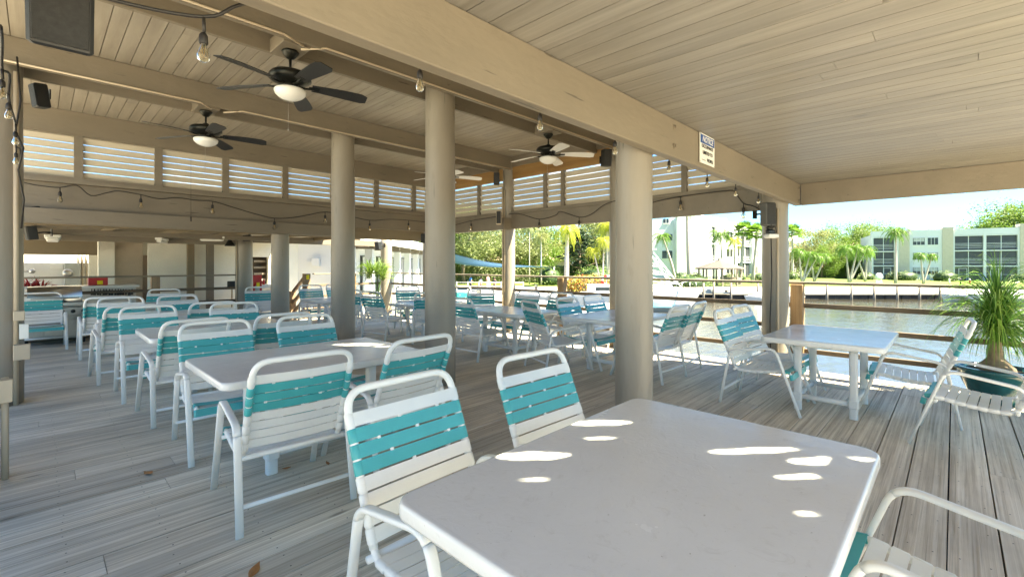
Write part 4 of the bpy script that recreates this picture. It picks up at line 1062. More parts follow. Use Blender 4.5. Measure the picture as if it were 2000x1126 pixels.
# fluorescent fixtures, hanging lamp
def strip_light(a, b_, label, w=.14):
    a, b_ = Vector(a), Vector(b_); c = (a+b_)/2; L = (b_-a).length; rz = math.atan2((b_-a).y, (b_-a).x)
    t = thing('strip_light', c, label, 'ceiling light', 'strip lights under the annex roof', rz)
    mb = MB(); mb.box(-L/2,L/2,-w/2,w/2,0,.05, ch=.01); mb.build('housing', 'sign_white', t)
    mb = MB(); mb.box(-L/2+.05,L/2-.05,-w/2*.8,w/2*.8,-.055,-.001, ch=.02); mb.build('diffuser', 'stucco_white', t)
strip_light(onY(103,463,11.6)+Vector((0,0,-.0)), onY(103,463,11.6)+Vector((.02,1.1,0)), 'end on strip light at far left under the annex roof', .22)
strip_light(onY(310,468,12.4), onY(310,468,12.4)+Vector((.35,1.0,0)), 'middle strip light under the annex roof')
strip_light(onY(388,471,12.2), onY(440,461,11.9), 'long strip light left of the hanging cone lamp', .16)
p = onY(449, 478, 12.6); t = thing('cone_lamp', (p.x, 12.6, p.z-.03), 'black cone shaped lamp hanging under the annex roof', 'lamp')
MB().lathe([(.12,0),(.11,.02),(.035,.15),(.02,.17),(.02,.22),(0,.22)], k=16).build('shade', 'black_metal', t); MB().tube([(0,0,.2),(0,0,.34)], .008, 6).build('rod', 'black_metal', t)
t = thing('pull_cord', onY(373, 395, 9.6), 'thin pull cord with a small dark handle hanging before the annex beam', 'cord')
mb = MB(); mb.tube([(0,0,.75),(0,0,-.25)], .002, 4); mb.build('cord_line', 'rubber_black', t); MB().lathe([(0,-.34),(.012,-.33),(.012,-.26),(0,-.25)], k=8).build('handle', 'rubber_black', t)

# =====================================================================  GROUND, WATER, SKY
GZ, WZ = -1.10, -1.62
def sheet(name, outline, z, mat):
    mb = MB(); mb.add([(p.x, p.y, z) for p in outline], [tuple(range(len(outline)))]); return struct(mb.build(name, mat))
mb = MB(); mb.add([(-260,-300,WZ),(420,-300,WZ),(420,400,WZ),(-260,400,WZ)], [(0,1,2,3)]); struct(mb.build('canal_water', 'canal_water'))
SW = 41.5
shore = [dl(SW+.0, -6), dl(SW, 160), dl(60, 400), dl(900, 900), dl(900, -900), dl(-100, -500), dl(-100, -120), Vector((-200, 16.0, 0)), Vector((14.5, 16.0, 0)), dl(30, -5.5)]
sheet('lawn', shore, GZ, 'lawn_grass')
# concrete strip along the canal and the seawall
def strip(name, d0, d1, l0, l1, z, mat, th=.05):
    mb = MB(); P = [dl(d0,l0),dl(d0,l1),dl(d1,l1),dl(d1,l0)]
    mb.add([(p.x,p.y,z-th) for p in P]+[(p.x,p.y,z) for p in P], [(3,2,1,0),(4,5,6,7),(0,1,5,4),(1,2,6,5),(2,3,7,6),(3,0,4,7)]); return mb.build(name, mat)
struct(strip('sidewalk', SW-.15, 53.5, -5.9, 150, GZ+.02, 'concrete', .14))
mb = MB(); a, b_ = dl(SW+.02,-6), dl(SW+.02,160); dvec = (b_-a).normalized(); nrm = dl(-1,0)
rg = random.Random(2)
L = (b_-a).length; x = 0
while x < 110:
    w = .75; off = rg.uniform(0,.10)
    p = a+dvec*x; q = a+dvec*(x+w-.02)
    mb.add([p+nrm*off+Vector((0,0,-2.4)), q+nrm*off+Vector((0,0,-2.4)), q+nrm*off+Vector((0,0,GZ-.12)), p+nrm*off+Vector((0,0,GZ-.12)), p+Vector((0,0,GZ-.12)), q+Vector((0,0,GZ-.12))], [(0,1,2,3),(3,2,5,4)]); x += w
o = mb.build('seawall', 'seawall'); tag(o, 'dark planked seawall along the far side of the canal', 'seawall')
# land edge near the clubhouse
o = strip('bank', 0, 1, 0, 1, 0, 'seawall'); bpy.data.objects.remove(o)
mb = MB()
for p, q in ((Vector((7,16,0)),Vector((14.5,16,0))),(Vector((14.5,16,0)),dl(30,-5.5)),(dl(30,-5.5),dl(SW,-6))):
    mb.add([(p.x,p.y,-2.5),(q.x,q.y,-2.5),(q.x,q.y,GZ-.002),(p.x,p.y,GZ-.002)], [(0,1,2,3)])
o = mb.build('seawall', 'concrete'); tag(o, 'pale concrete bank of the lawn near the clubhouse', 'seawall')
mb = MB(); Q = [Vector((7.2,16.1,0)),Vector((14.3,16.1,0)),dl(29.8,-5.9),dl(41.3,-6.2),dl(41.3,-8.0),dl(29.5,-8.2),Vector((13.8,17.4,0)),Vector((7.2,17.4,0))]
mb.add([(p.x,p.y,GZ+.02) for p in Q], [tuple(range(len(Q)))]); struct(mb.build('promenade', 'concrete'))
# piles
G = 'mooring piles along the seawall'
def pile(px, d, ytop, label):
    p = pxd(px, d); zt = EYE-(ytop-HY)*d/FPX
    mb = MB(); mb.taper([(0,0,-2.4),(0,0,zt)], [.10,.09], 10); o = mb.build('mooring_pile', 'dock_wood', None, (p.x,p.y,0)); tag(o, label, 'pile', G)
pl = ['pile left of the gazebo','pile just right of the first one by the gazebo','pile under the gazebo','pile beside the moored skiff','first pile right of the raw wood post','second pile right of the raw wood post','third pile right of the raw wood post','fourth pile right of the raw wood post','fifth pile, before the covered boat','sixth pile, nearest the covered boat']
for px, yt, lb in zip((1374,1394,1427.5,1480,1615,1663,1707.5,1752.5,1796,1836), (552,550,552,552,556,556,558,558,558,559), pl): pile(px, 40.6, yt, 'mooring '+lb)

# =====================================================================  BUILDINGS ACROSS THE WATER
def facade_frame(px0, d0, px1, d1):
    a, b_ = pxd(px0, d0), pxd(px1, d1); u = (b_-a).normalized(); n = Vector((-u.y, u.x, 0))     # n points away from the camera side
    if n.dot(dl(1,0)) < 0: n = -n
    def s(px):
        # distance along the facade seen at column px
        k = (px-1000)/FPX; da = a.x*CA+a.y*SA; la = a.x*SA-a.y*CA; du = u.x*CA+u.y*SA; lu = u.x*SA-u.y*CA
        return (k*da-la)/(lu-k*du)
    def z(px, y):
        p = a+u*s(px); d = p.x*CA+p.y*SA; return EYE-(y-HY)*d/FPX
    return a, u, n, s, z
def fbox(t, name, mat, fr, s0, s1, z0, z1, n0, n1, parent=None):
    a, u, n, s, z = fr; vs = []
    for zz in (z0, z1):
        for (ss, nn) in ((s0,n0),(s1,n0),(s1,n1),(s0,n1)): p = a+u*ss+n*nn; vs.append((p.x-t.location.x, p.y-t.location.y, zz-t.location.z))
    mb = MB(); mb.add(vs, [(3,2,1,0),(4,5,6,7),(0,1,5,4),(1,2,6,5),(2,3,7,6),(3,0,4,7)]); return mb.build(name, mat, parent or t)
fr = facade_frame(1703, 80, 2000, 70.5); a, u, n, S, Z = fr
t = thing('apartment_block', (a.x, a.y, GZ), 'three storey white apartment block with dark screened balconies at right', 'building')
ztop = Z(1703, 452); zt2 = 7.45
fbox(t, 'wall', 'facade_white', fr, S(1703), S(2040), GZ, ztop-.55, 1.6, 14)
# white frame strips in front of the recessed balconies
for p0, p1 in ((1703,1706),(1746.5,1756),(1776,1840.5),(1861.5,1865),(1921,1926.5),(1988,1992)):
    fbox(t, 'wall', 'facade_white', fr, S(p0), S(p1), GZ, ztop, 0, 1.598)
for p0, p1 in ((1706,1746.5),(1865,1921),(1926.5,1988)): fbox(t, 'parapet', 'facade_white', fr, S(p0), S(p1), ztop-.95, ztop, .02, 1.596)
for p0, p1, extra in ((1756,1776,0),(1840.5,1861.5,.35),(1992,2045,.55)):
    fbox(t, 'pier', 'stucco_tan', fr, S(p0), S(p1), GZ, ztop+extra, -.15, 1.597)
fh = (ztop-.95-GZ)/3
for bi, (p0, p1) in enumerate(((1706,1746.5),(1865,1921),(1926.5,1988))):
    for k in range(3):
        z0 = GZ+fh*k; z1 = z0+fh-.22
        f = fbox(t, 'balcony_screen', 'screen_dark', fr, S(p0)+.05, S(p1)-.05, z0+.08, z1, .35, .45)
        fbox(t, 'slab', 'facade_white', fr, S(p0), S(p1), z1+.02, z1+.2, .03, 1.59)
        for q in ((.5,) if bi != 2 or k else (.5,)):
            m_ = S(p0)*(1-q)+S(p1)*q; fbox(t, 'mullion', 'facade_white', fr, m_-.04, m_+.04, z0, z1, .28, .345, f)
        if k:
            for zz in (.35,.6,.85,1.05): fbox(t, 'rail', 'facade_white', fr, S(p0)+.05, S(p1)-.05, z0+zz, z0+zz+.045, .29, .34, f)
        else:
            fbox(t, 'rail', 'facade_white', fr, S(p0)+.05, S(p1)-.05, z0+1.0, z0+1.05, .29, .34, f)
            m_ = S(p0)+.5 if bi else S(p1)-1.4
            fbox(t, 'door_frame', 'facade_white', fr, m_, m_+.07, z0, z0+2.0, .25, .288, f); fbox(t, 'door_frame', 'facade_white', fr, m_+.95, m_+1.02, z0, z0+2.0, .25, .288, f)
            fbox(t, 'door_frame', 'facade_white', fr, m_+.07, m_+.95, z0+1.93, z0+2.0, .25, .288, f)
        if bi == 2 and k == 1: fbox(t, 'blind', 'curtain', fr, S(p0)+.3, S(p1)-.3, z0+1.1, z1-.1, .46, .5)
for k in range(3):
    for p0, p1 in ((1783,1806),(1812,1832)):
        z0 = GZ+fh*k+.95; z1 = z0+1.15
        f = fbox(t, 'window', 'window_glass', fr, S(p0), S(p1), z0, z1, -.03, -.002)
        fbox(t, 'window_frame', 'facade_white', fr, S(p0)-.08, S(p1)+.08, z0-.1, z0-.001, -.08, -.001, f)
        fbox(t, 'window_frame', 'facade_white', fr, S(p0)-.08, S(p1)+.08, z1+.001, z1+.1, -.08, -.001, f)
        for q in (.33,.66): m_ = S(p0)*(1-q)+S(p1)*q; fbox(t, 'muntin', 'facade_white', fr, m_-.025, m_+.025, z0, z1, -.05, -.031, f)
        if k != 2 or p0 < 1810: fbox(t, 'blind', 'curtain', fr, S(p0)+.06, S(p1)-.06, z0+.55, z1-.03, -.045, -.032, f)
for i, px in enumerate((1788, 1829)):
    p = a+u*S(px)+n*3; o = MB().box(-.5,.5,-.5,.5,0,.95, ch=.05).build('roof_vent', 'galvanised', t, (p.x-a.x, p.y-a.y, ztop-.55-GZ))
# left group: near blank block + receding balcony wing
fr = facade_frame(1262, 80, 1389, 79); a, u, n, S, Z = fr
t = thing('apartment_block', (a.x, a.y, GZ), 'white apartment block with a large blank end wall and receding balcony wing', 'building')
zt = Z(1388, 421)
fbox(t, 'wall', 'facade_white', fr, S(1322), S(1389), GZ, zt, 0, 12)
fbox(t, 'wall', 'facade_white', fr, S(1230), S(1322)-.003, GZ, zt-.5, 1.8, 12)
for (x0,x1,y0,y1) in ((1298,1318,489,504),(1300,1311,425,434),(1298,1318,456,468)):
    f = fbox(t, 'window', 'window_glass', fr, S(x0), S(x1), Z(x0,y1), Z(x0,y0), 1.74, 1.798); m_ = (S(x0)+S(x1))/2
    fbox(t, 'mullion', 'facade_white', fr, m_-.04, m_+.04, Z(x0,y1), Z(x0,y0), 1.70, 1.739, f)
    fbox(t, 'sill', 'facade_white', fr, S(x0)-.1, S(x1)+.1, Z(x0,y1)-.12, Z(x0,y1)-.002, 1.65, 1.798, f)
fr = facade_frame(1389.5, 80, 1495, 96); a2, u, n, S, Z = fr
zt = Z(1395, 429)
for (p0, p1, mt, n0, yt) in ((1390,1401,'s',1.2,0),(1401,1440,'w',.0,0),(1440,1470,'s',1.2,0),(1470,1496,'w',0,0)):
    fbox(t, 'wall', 'facade_white', fr, S(p0), S(p1), GZ, zt-.1*(n0>0), n0, 9)
fh = (zt-.9-GZ)/3
for (p0, p1) in ((1390.5,1401),(1441,1469.5)):
    for k in range(3):
        z0 = GZ+fh*k
        f = fbox(t, 'balcony_screen', 'screen_dark', fr, S(p0), S(p1), z0+.05, z0+fh-.25, .6, .7)
        fbox(t, 'slab', 'facade_white', fr, S(p0)-.05, S(p1)+.05, z0+fh-.24, z0+fh, .3, 1.19)
        for q in ((.5,) if p1 < 1410 else (.33,.66)): m_ = S(p0)*(1-q)+S(p1)*q; fbox(t, 'mullion', 'facade_white', fr, m_-.09, m_+.09, z0, z0+fh-.25, .5, .598, f)
        if k:
            for zz in (.3,.6,.9): fbox(t, 'rail', 'facade_white', fr, S(p0), S(p1), z0+zz, z0+zz+.07, .5, .598, f)
for k in range(3):
    z0 = GZ+fh*k+.9
    for (p0, p1) in ((1418.5,1431),(1475,1480)):
        f = fbox(t, 'window', 'window_glass', fr, S(p0), S(p1), z0, z0+1.35, -.04, -.002); m_ = (S(p0)+S(p1))/2
        fbox(t, 'mullion', 'facade_white', fr, m_-.05, m_+.05, z0, z0+1.35, -.08, -.041, f)
for px in (1408, 1436, 1452): 
    p = a2+u*S(px)+n*4; MB().box(-.7,.7,-.6,.6,0,1.3, ch=.05).build('roof_vent', 'facade_white', t, (p.x-a.x, p.y-a.y, zt-GZ-.02))
fr = facade_frame(1541, 100, 1566, 112); a, u, n, S, Z = fr
t = thing('apartment_block', (a.x, a.y, GZ), 'farther end of the white apartments showing right of the floodlight column', 'building')
zt = Z(1545, 456); fbox(t, 'wall', 'facade_white', fr, S(1537), S(1563.5), GZ, zt, 0, 2)
for k in range(3):
    for (p0,p1) in ((1543,1549),(1555,1561)):
        z0 = GZ+.9+2.75*k; fbox(t, 'window', 'window_glass', fr, S(p0), S(p1), z0, z0+1.3, -.05, -.002)
# gazebo
c = pxd(1405.5, 57); t = thing('gazebo', (c.x, c.y, GZ), 'wooden gazebo with a hipped shingle roof on the far bank', 'gazebo', None, R(-40))
ze = EYE-(523-HY)*57/FPX-GZ; zp = EYE-(507-HY)*57/FPX-GZ
k = 8; vs = [(2.85*math.cos(i*math.pi/4+.39), 2.85*math.sin(i*math.pi/4+.39), ze) for i in range(8)]+[(2.85*math.cos(i*math.pi/4+.39), 2.85*math.sin(i*math.pi/4+.39), ze-.15) for i in range(8)]+[(0,0,zp)]
mb = MB(); mb.add(vs, [(i,(i+1)%8,16) for i in range(8)]+[(8+i,8+(i+1)%8,(i+1)%8,i) for i in range(8)]+[tuple(range(15,7,-1))]); mb.build('roof', 'gazebo_roof', t)
MB().lathe([(.30,zp-.12),(.2,zp+.12),(.22,zp+.13),(.05,zp+.35),(.03,zp+.6),(0,zp+.62)], k=8, smooth=False).build('finial', 'wood_grey', t)
for i in range(8):
    x, y = 2.4*math.cos(i*math.pi/4+.39), 2.4*math.sin(i*math.pi/4+.39); MB().box(x-.08,x+.08,y-.08,y+.08,0,ze-.151).build('post', 'wood_grey', t)
    x2, y2 = 2.4*math.cos((i+1)*math.pi/4+.39), 2.4*math.sin((i+1)*math.pi/4+.39)
    if i != 4:
        mb = MB()
        for zz in (.12, .95): mb.tube([(x,y,zz),(x2,y2,zz)], .04, 4)
        for q in range(1, 9): f = q/9; mb.tube([(x+(x2-x)*f,y+(y2-y)*f,.12),(x+(x2-x)*f,y+(y2-y)*f,.95)], .025, 4)
        mb.build('balustrade', 'wood_grey', t)
# distant house roofs
def house(px, d, w, dep, h, rh, label, wall='house_peach', roof='tile_red'):
    c = pxd(px, d); t = thing('house', (c.x, c.y, GZ), label, 'house', None, R(-46))
    MB().box(-w/2,w/2,0,dep,0,h).build('wall', wall, t)
    vs = [(-w/2-.5,-.5,h+.001),(w/2+.5,-.5,h+.001),(w/2+.5,dep+.5,h+.001),(-w/2-.5,dep+.5,h+.001),(-w/2+1.5,dep/2,h+rh),(w/2-1.5,dep/2,h+rh)]
    mb = MB(); mb.add(vs, [(0,1,5,4),(1,2,5),(2,3,4,5),(3,0,4),(3,2,1,0)]); mb.build('roof', roof, t)
    for k in range(3): x = -w/2+w*(k+.5)/3; MB().box(x-.6,x+.6,-.06,-.002,1.0,2.3).build('window', 'window_glass', t)
house(1655, 105, 7, 6, 3.3, 1.3, 'small house with an orange tiled roof hidden among the trees')
house(1035, 84, 15, 8, 3.4, 1.6, 'peach house seen between the trees behind the lawn', 'house_peach', 'house_peach')
# dark long hedge/fence behind the clustered palms
mb = MB(); p0, p1 = pxd(1582, 92), pxd(1702, 88); o = struct(strip('x', 0,1,0,1,0,'screen_dark')); bpy.data.objects.remove(o)
t = thing('garden_fence', p0+Vector((0,0,GZ)), 'long dark fence behind the clustered palms', 'fence', None, math.atan2((p1-p0).y,(p1-p0).x))
mb = MB(); L = (p1-p0).length; mb.box(0,L,-.05,.05,0,1.4); mb.build('fence_panel', 'screen_dark', t)
for k in range(6): MB().box(L*k/5-.08,L*k/5+.08,-.12,-.051,0,1.55).build('post','dock_wood',t)

# =====================================================================  TREES
def crown_mesh(mb, c, rx, ry, rz, n, leaf, rg, clumps=22, flat=.5, hollow=.55):
    C0 = Vector(c); cl = []
    for i in range(clumps):
        while 1:
            v = Vector((rg.uniform(-1,1), rg.uniform(-1,1), rg.uniform(-1,1)))
            if hollow*.7 < v.length < 1: break
        cl.append((Vector((v.x*rx, v.y*ry, v.z*rz)), rg.uniform(.20,.40)))
    for i in range(n):
        cc, cr = cl[rg.randrange(clumps)]
        p = C0+cc+Vector((rg.gauss(0,.55)*cr*rx, rg.gauss(0,.55)*cr*ry, rg.gauss(0,.45)*cr*rz))
        a = Vector((rg.gauss(0,1), rg.gauss(0,1), rg.gauss(0,1)*flat)).normalized(); b_ = a.orthogonal().normalized()
        b_ = (Matrix.Rotation(rg.uniform(0,6.3),3,a) @ b_); s = leaf*rg.uniform(.5,1.2)
        mb.add([p-a*s, p+b_*s*.45, p+a*s, p-b_*s*.45], [(0,1,2,3)])
def broad_tree(h, r, leafmat, seed, n=5200, leaf=.30, trunkmat='bark_brown', cz=.62, rzf=.40):
    rg = random.Random(seed); t = thing('leafy_tree', (0,0,0), 'x', 'tree')
    mb = MB(); mb.taper([(0,0,-.1),(rg.uniform(-.2,.2),.1,h*.22),(rg.uniform(-.3,.3),.1,h*.42)], [h*.028,h*.022,h*.017], 8)
    top = Vector(mb.v[-1])
    for i in range(7):
        a = i*.9+rg.uniform(-.3,.3); q = Vector((math.cos(a)*r*.62, math.sin(a)*r*.62, h*rg.uniform(.55,.82)))
        mb.taper([(0,0,h*rg.uniform(.22,.38)), tuple(q*.5+Vector((0,0,h*.22))), tuple(q)], [h*.014,h*.009,h*.003], 6)
    mb.build('trunk', trunkmat, t)
    mb = MB(); crown_mesh(mb, (0,0,h*cz), r, r, h*rzf, n, leaf, rg, 30); mb.build('crown', leafmat, t)
    return t
T1 = broad_tree(9, 4.6, 'leaf_light', 11, 15000, .15); T2 = broad_tree(10, 4.8, 'leaf_mid', 12, 15000, .17, cz=.56, rzf=.46)
T3 = broad_tree(9.5, 4.4, 'leaf_fresh', 13, 14000, .16, cz=.5, rzf=.5); T4 = broad_tree(9, 5, 'leaf_olive', 14, 14000, .16, cz=.55, rzf=.45)
G4 = 'broad trees around the canal'
used = {}
def tree(proto, px, d, sc, label, sz=None, rz=None):
    p = pxd(px, d); k = proto.name; u_ = used.get(k, 0); used[k] = 1
    place(proto, u_, (p.x, p.y, GZ), rz if rz is not None else px*.37, label, G4, (sc, sc, sz or sc))
# middle gap (between central and thick columns)
tree(T1, 905, 62, 1.15, 'pale green tree filling the gap right of the tall central column')
tree(T1, 952, 70, 1.25, 'pale green tree behind the blue shade sail')
tree(T4, 925, 85, 1.3, 'olive tree farther behind the people on the lawn')
tree(T1, 1010, 74, 1.15, 'pale green tree right of the slim sunlit column')
tree(T3, 1045, 80, 1.05, 'yellow green tree behind the peach house')
tree(T4, 1085, 88, 1.25, 'olive tree left of the dark pine')
tree(T2, 1160, 92, 1.25, 'green tree behind the yellow fronds')
tree(T1, 1190, 84, 1.2, 'pale tree just left of the thick column at the water')
tree(T1, 985, 96, 1.4, 'tall pale tree on the skyline above the shade sail')
tree(T2, 872, 70, 1.1, 'green tree hidden mostly by the tall central column')
tree(T4, 1130, 105, 1.5, 'tall olive tree on the skyline above the dark pine')
tree(T2, 1240, 98, 1.3, 'green tree peeking beside the thick column')
tree(T2, 838, 62, .95, 'green tree between the clubhouse roof and the central column')
tree(T3, 700, 75, 1.2, 'tree standing behind the clubhouse roof')
# right gap
for px, d, pr, sc, lb in ((1572,100,T4,1.12,'olive tree behind the first clustered palms'),(1598,96,T4,1.05,'tan topped tree behind the clustered palms'),(1622,104,T3,1.15,'bright green tree in the middle of the far grove'),(1645,98,T3,.98,'yellow green tree above the orange roof'),(1668,106,T2,1.12,'dark feathery tree on the grove skyline'),(1690,100,T2,1.08,'green tree against the left edge of the right apartments'),(1710,112,T2,1.2,'green tree partly behind the right apartments'),
                          (1605,88,T3,.62,'low bushy tree behind the leftmost palm cluster'),(1650,88,T3,.60,'low bushy tree behind the right palm cluster'),(1685,92,T4,.7,'low olive tree beside the apartment wall'),(1630,90,T2,.66,'low green tree in the shade of the grove')): tree(pr, px, d, sc, lb)
for px, d, sc, lb in ((1905,104,1.35,'spreading tree crown over the flat roof, left part'),(1940,106,1.55,'spreading tree crown over the flat roof, middle part'),(1978,104,1.6,'spreading tree crown over the flat roof, right part'),(2015,100,1.6,'spreading tree at the far right edge of the view')): tree(T3 if px != 1940 else T2, px, d, sc, lb)
# norfolk pine
rg = random.Random(21); t = thing('dark_pine', (pxd(1131,64).x, pxd(1131,64).y, GZ), 'dark dense pine with layered boughs and a thick trunk', 'tree')
mb = MB(); mb.taper([(0,0,-.1),(0,0,1.2),(.1,0,3.5),(0,0,7.0)], [.36,.28,.2,.06], 10)
for i in range(26):
    z = 1.3+i*.21; a = i*2.4; rr = 2.9*(1-(z-1.2)/6.4)**.7*(.8 if z < 2 else 1); mb.taper([(0,0,z),(math.cos(a)*rr*.6,math.sin(a)*rr*.6,z+.15),(math.cos(a)*rr,math.sin(a)*rr,z+.5)],[.06,.04,.015],5)
mb.build('trunk', 'bark_brown', t)
mb = MB()
for i in range(64):
    z = 1.4+i*.086; a = i*2.4+rg.uniform(-.3,.3); rr = 2.9*(1-((z-2.6)/4.6)**2 if z > 2.6 else .82)*rg.uniform(.35,1)
    crown_mesh(mb, (math.cos(a)*rr, math.sin(a)*rr, z+.3), .78, .78, .36, 200, .17, rg, 4)
mb.build('crown', 'leaf_dark', t)

# ---- palms ----
def frond(mb, base, az, el, L, droop, rg, leaflet=.5, n=22, w=.03, hang=.6, seg=10):
    p = Vector(base); d = Vector((math.cos(az)*math.cos(el), math.sin(az)*math.cos(el), math.sin(el))); side = Vector((-math.sin(az), math.cos(az), 0)); st = L/seg; P = [p.copy()]; Dd = [d.copy()]
    for s in range(seg):
        p = p+d*st; d = (d+Vector((0,0,-1))*droop*st/L*2.2).normalized(); P.append(p.copy()); Dd.append(d.copy())
    mb.taper(P, [.022*(1-.8*i/seg) for i in range(seg+1)], 4)
    for i in range(n):
        f = .12+.88*i/n; q = f*seg; k = min(int(q), seg-1); b_ = P[k].lerp(P[k+1], q-k); dd = Dd[k]; l = leaflet*math.sin(min(1, .25+f*.95)*math.pi*.86+.25)*rg.uniform(.8,1.1)
        for s_ in (-1, 1):
            v = (side*s_+dd*.7+Vector((0,0,-hang*rg.uniform(.3,1.3)))).normalized(); tip = b_+v*l+Vector((0,0,-hang*l*.4)); wd = dd*w
            mid = b_.lerp(tip, .5)+Vector((0,0,.04)); mb.add([b_-wd*.5, b_+wd*.5, mid+wd, tip, mid-wd], [(0,1,2,3,4)])
def fan_leaf(mb, base, az, el, L, r, rg):
    d = Vector((math.cos(az)*math.cos(el), math.sin(az)*math.cos(el), math.sin(el))); c = Vector(base)+d*L; mb.tube([base, c], .015, 4)
    s = Vector((-math.sin(az), math.cos(az), 0)); u_ = d.cross(s)
    for i in range(13):
        a = R(-100+200*i/12); v = (d*math.cos(a)+s*math.sin(a)).normalized(); tip = c+v*r*rg.uniform(.85,1.05)+Vector((0,0,-.28*r)); pw = v.cross(u_).normalized()*r*.075
        m_ = c.lerp(tip,.55)+Vector((0,0,.05)); mb.add([c, m_-pw, tip, m_+pw], [(0,1,2,3)])
def palm(px, d, ybase, ytop, px_top, kind, label, seed, L=2.6, nf=16, leafmat='palm_green', r0=.16, r1=.10, name='palm_tree', bend=.0, sub=None, group=None):
    rg = random.Random(seed); p = pxd(px, d); pt = pxd(px_top, d); H = (EYE-(ytop-HY)*d/FPX)-GZ
    t = thing(name, (p.x, p.y, GZ), label, 'palm tree', group)
    off = pt-p
    def trunk(off, H, r0, r1):
        pts = [Vector((0,0,-.1))]+[Vector((off.x*f**(1+bend), off.y*f**(1+bend), H*f)) for f in (.2,.4,.6,.8,1)]
        mb = MB(); mb.taper(pts, [r0*1.35,r0*1.05,r0,(r0+r1)/2,r1,r1*.95], 9); mb.build('trunk', 'palm_trunk', t); return pts[-1]
    tops = [(trunk(off, H, r0, r1), L)]
    for (dx, hh) in (sub or []):
        o2 = dl(0, dx)+dl(rg.uniform(-.4,.4),0); tops.append((trunk(o2, H*hh, r0, r1), L*.9))
    mb = MB()
    for top, LL in tops:
        for i in range(nf):
            a = i*2.39996+rg.uniform(-.2,.2); e = 1.25-1.7*(i/nf)+rg.uniform(-.1,.1)
            if kind == 'feather': frond(mb, top, a, e, LL*rg.uniform(.85,1.1), 1.7, rg, LL*.22, 24, .022*LL/2, .9)
            elif kind == 'neat': frond(mb, top, a, e*.8+.1, LL*rg.uniform(.85,1.1), 2.0, rg, LL*.26, 18, .035*LL/2, .4)
            else: fan_leaf(mb, top, a, e*1.1, LL*.42*rg.uniform(.8,1.1), LL*.42, rg)
    mb.build('fronds', leafmat, t)
    if kind == 'neat':
        for top, LL in tops: mb = MB(); mb.taper([top-Vector((0,0,.7)), top-Vector((0,0,.3)), top+Vector((0,0,.25))],[r1*1.25,r1*1.35,r1*.6],8); mb.build('crownshaft', 'palm_green', t)
    return t
palm(1320, 62, 545, 462, 1294, 'feather', 'leaning palm with drooping fronds before the blank apartment wall', 31, 2.2, 15, r0=.17, bend=.3)
palm(1347, 58, 545, 398, 1341, 'feather', 'very tall bare palm trunk rising out of view before the blank wall', 32, 3.0, 16, r0=.26, r1=.17)
palm(1410, 66, 548, 458, 1408, 'feather', 'feathery palm with a yellow heart behind the gazebo', 33, 2.9, 20, 'palm_green', r0=.16)
palm(1436, 68, 548, 470, 1434, 'feather', 'lighter feathery palm at the right side of the gazebo', 34, 2.3, 16, 'palm_yellow', r0=.14)
palm(1445, 64, 548, 452, 1453, 'fan', 'left one of two sabal palms before the balconies', 35, 2.3, 34, 'palm_green', r0=.2, r1=.17)
palm(1470, 64, 548, 456, 1478, 'fan', 'right one of two sabal palms before the balconies', 36, 2.3, 34, 'palm_green', r0=.2, r1=.17)
palm(1548, 88, 545, 455, 1547, 'fan', 'sabal palm top just right of the floodlight column', 37, 2.8, 32, 'palm_green', r0=.2, r1=.17)
GC = 'clustered palms on the far lawn'
palm(1566, 62, 548, 490, 1560, 'neat', 'palm cluster nearest the raw wood post', 38, 2.1, 14, 'palm_green', .12, .08, sub=[(1.2,.92),(2.1,.85)], group=GC)
palm(1590, 68, 546, 497, 1583, 'neat', 'palm cluster second from the raw wood post', 39, 2.0, 14, 'palm_green', .12, .08, sub=[(1.6,.95)], group=GC)
palm(1658, 62, 548, 484, 1652, 'neat', 'tallest palm cluster in front of the orange roof', 40, 2.4, 15, 'palm_green', .13, .08, sub=[(1.2,1.0),(2.6,.98)], group=GC)
palm(1690, 70, 546, 488, 1694, 'neat', 'palm cluster beside the apartment block corner', 41, 2.2, 14, 'palm_green', .13, .08, sub=[(-1.4,.9)], group=GC)
palm(1803, 60, 548, 497, 1798, 'neat', 'twin trunk small palm before the apartment windows', 42, 1.55, 13, 'palm_green', .10, .07, sub=[(1.3,.97)], group=GC)
palm(1749, 57, 549, 452, 1750, 'feather', 'tall drooping palm before the left balconies of the right apartments', 43, 2.3, 24, 'palm_green', .15, .10, bend=.0)
palm(1106, 52, 545, 445, 1108, 'neat', 'royal palm with a smooth pale trunk in front of the dark pine', 44, 3.0, 14, 'palm_yellow', .27, .2)
palm(1057, 56, 545, 462, 1057, 'feather', 'slim palm with a drooping brownish head left of the royal palm', 45, 1.9, 13, 'leaf_olive', .08, .06)
palm(1176, 50, 548, 468, 1180, 'neat', 'yellow green palm fronds just left of the water column', 46, 1.9, 14, 'palm_yellow', .1, .07, sub=[(-.9,.8)])
palm(1186, 58, 548, 440, 1186, 'neat', 'pale double palm trunk right beside the water column', 47, 2.8, 12, 'palm_yellow', .2, .16, sub=[(.6,1.0)])
palm(1034, 60, 545, 440, 1034, 'neat', 'thin bare palm trunk in front of the peach house', 48, 2.2, 10, 'leaf_light', .07, .06)

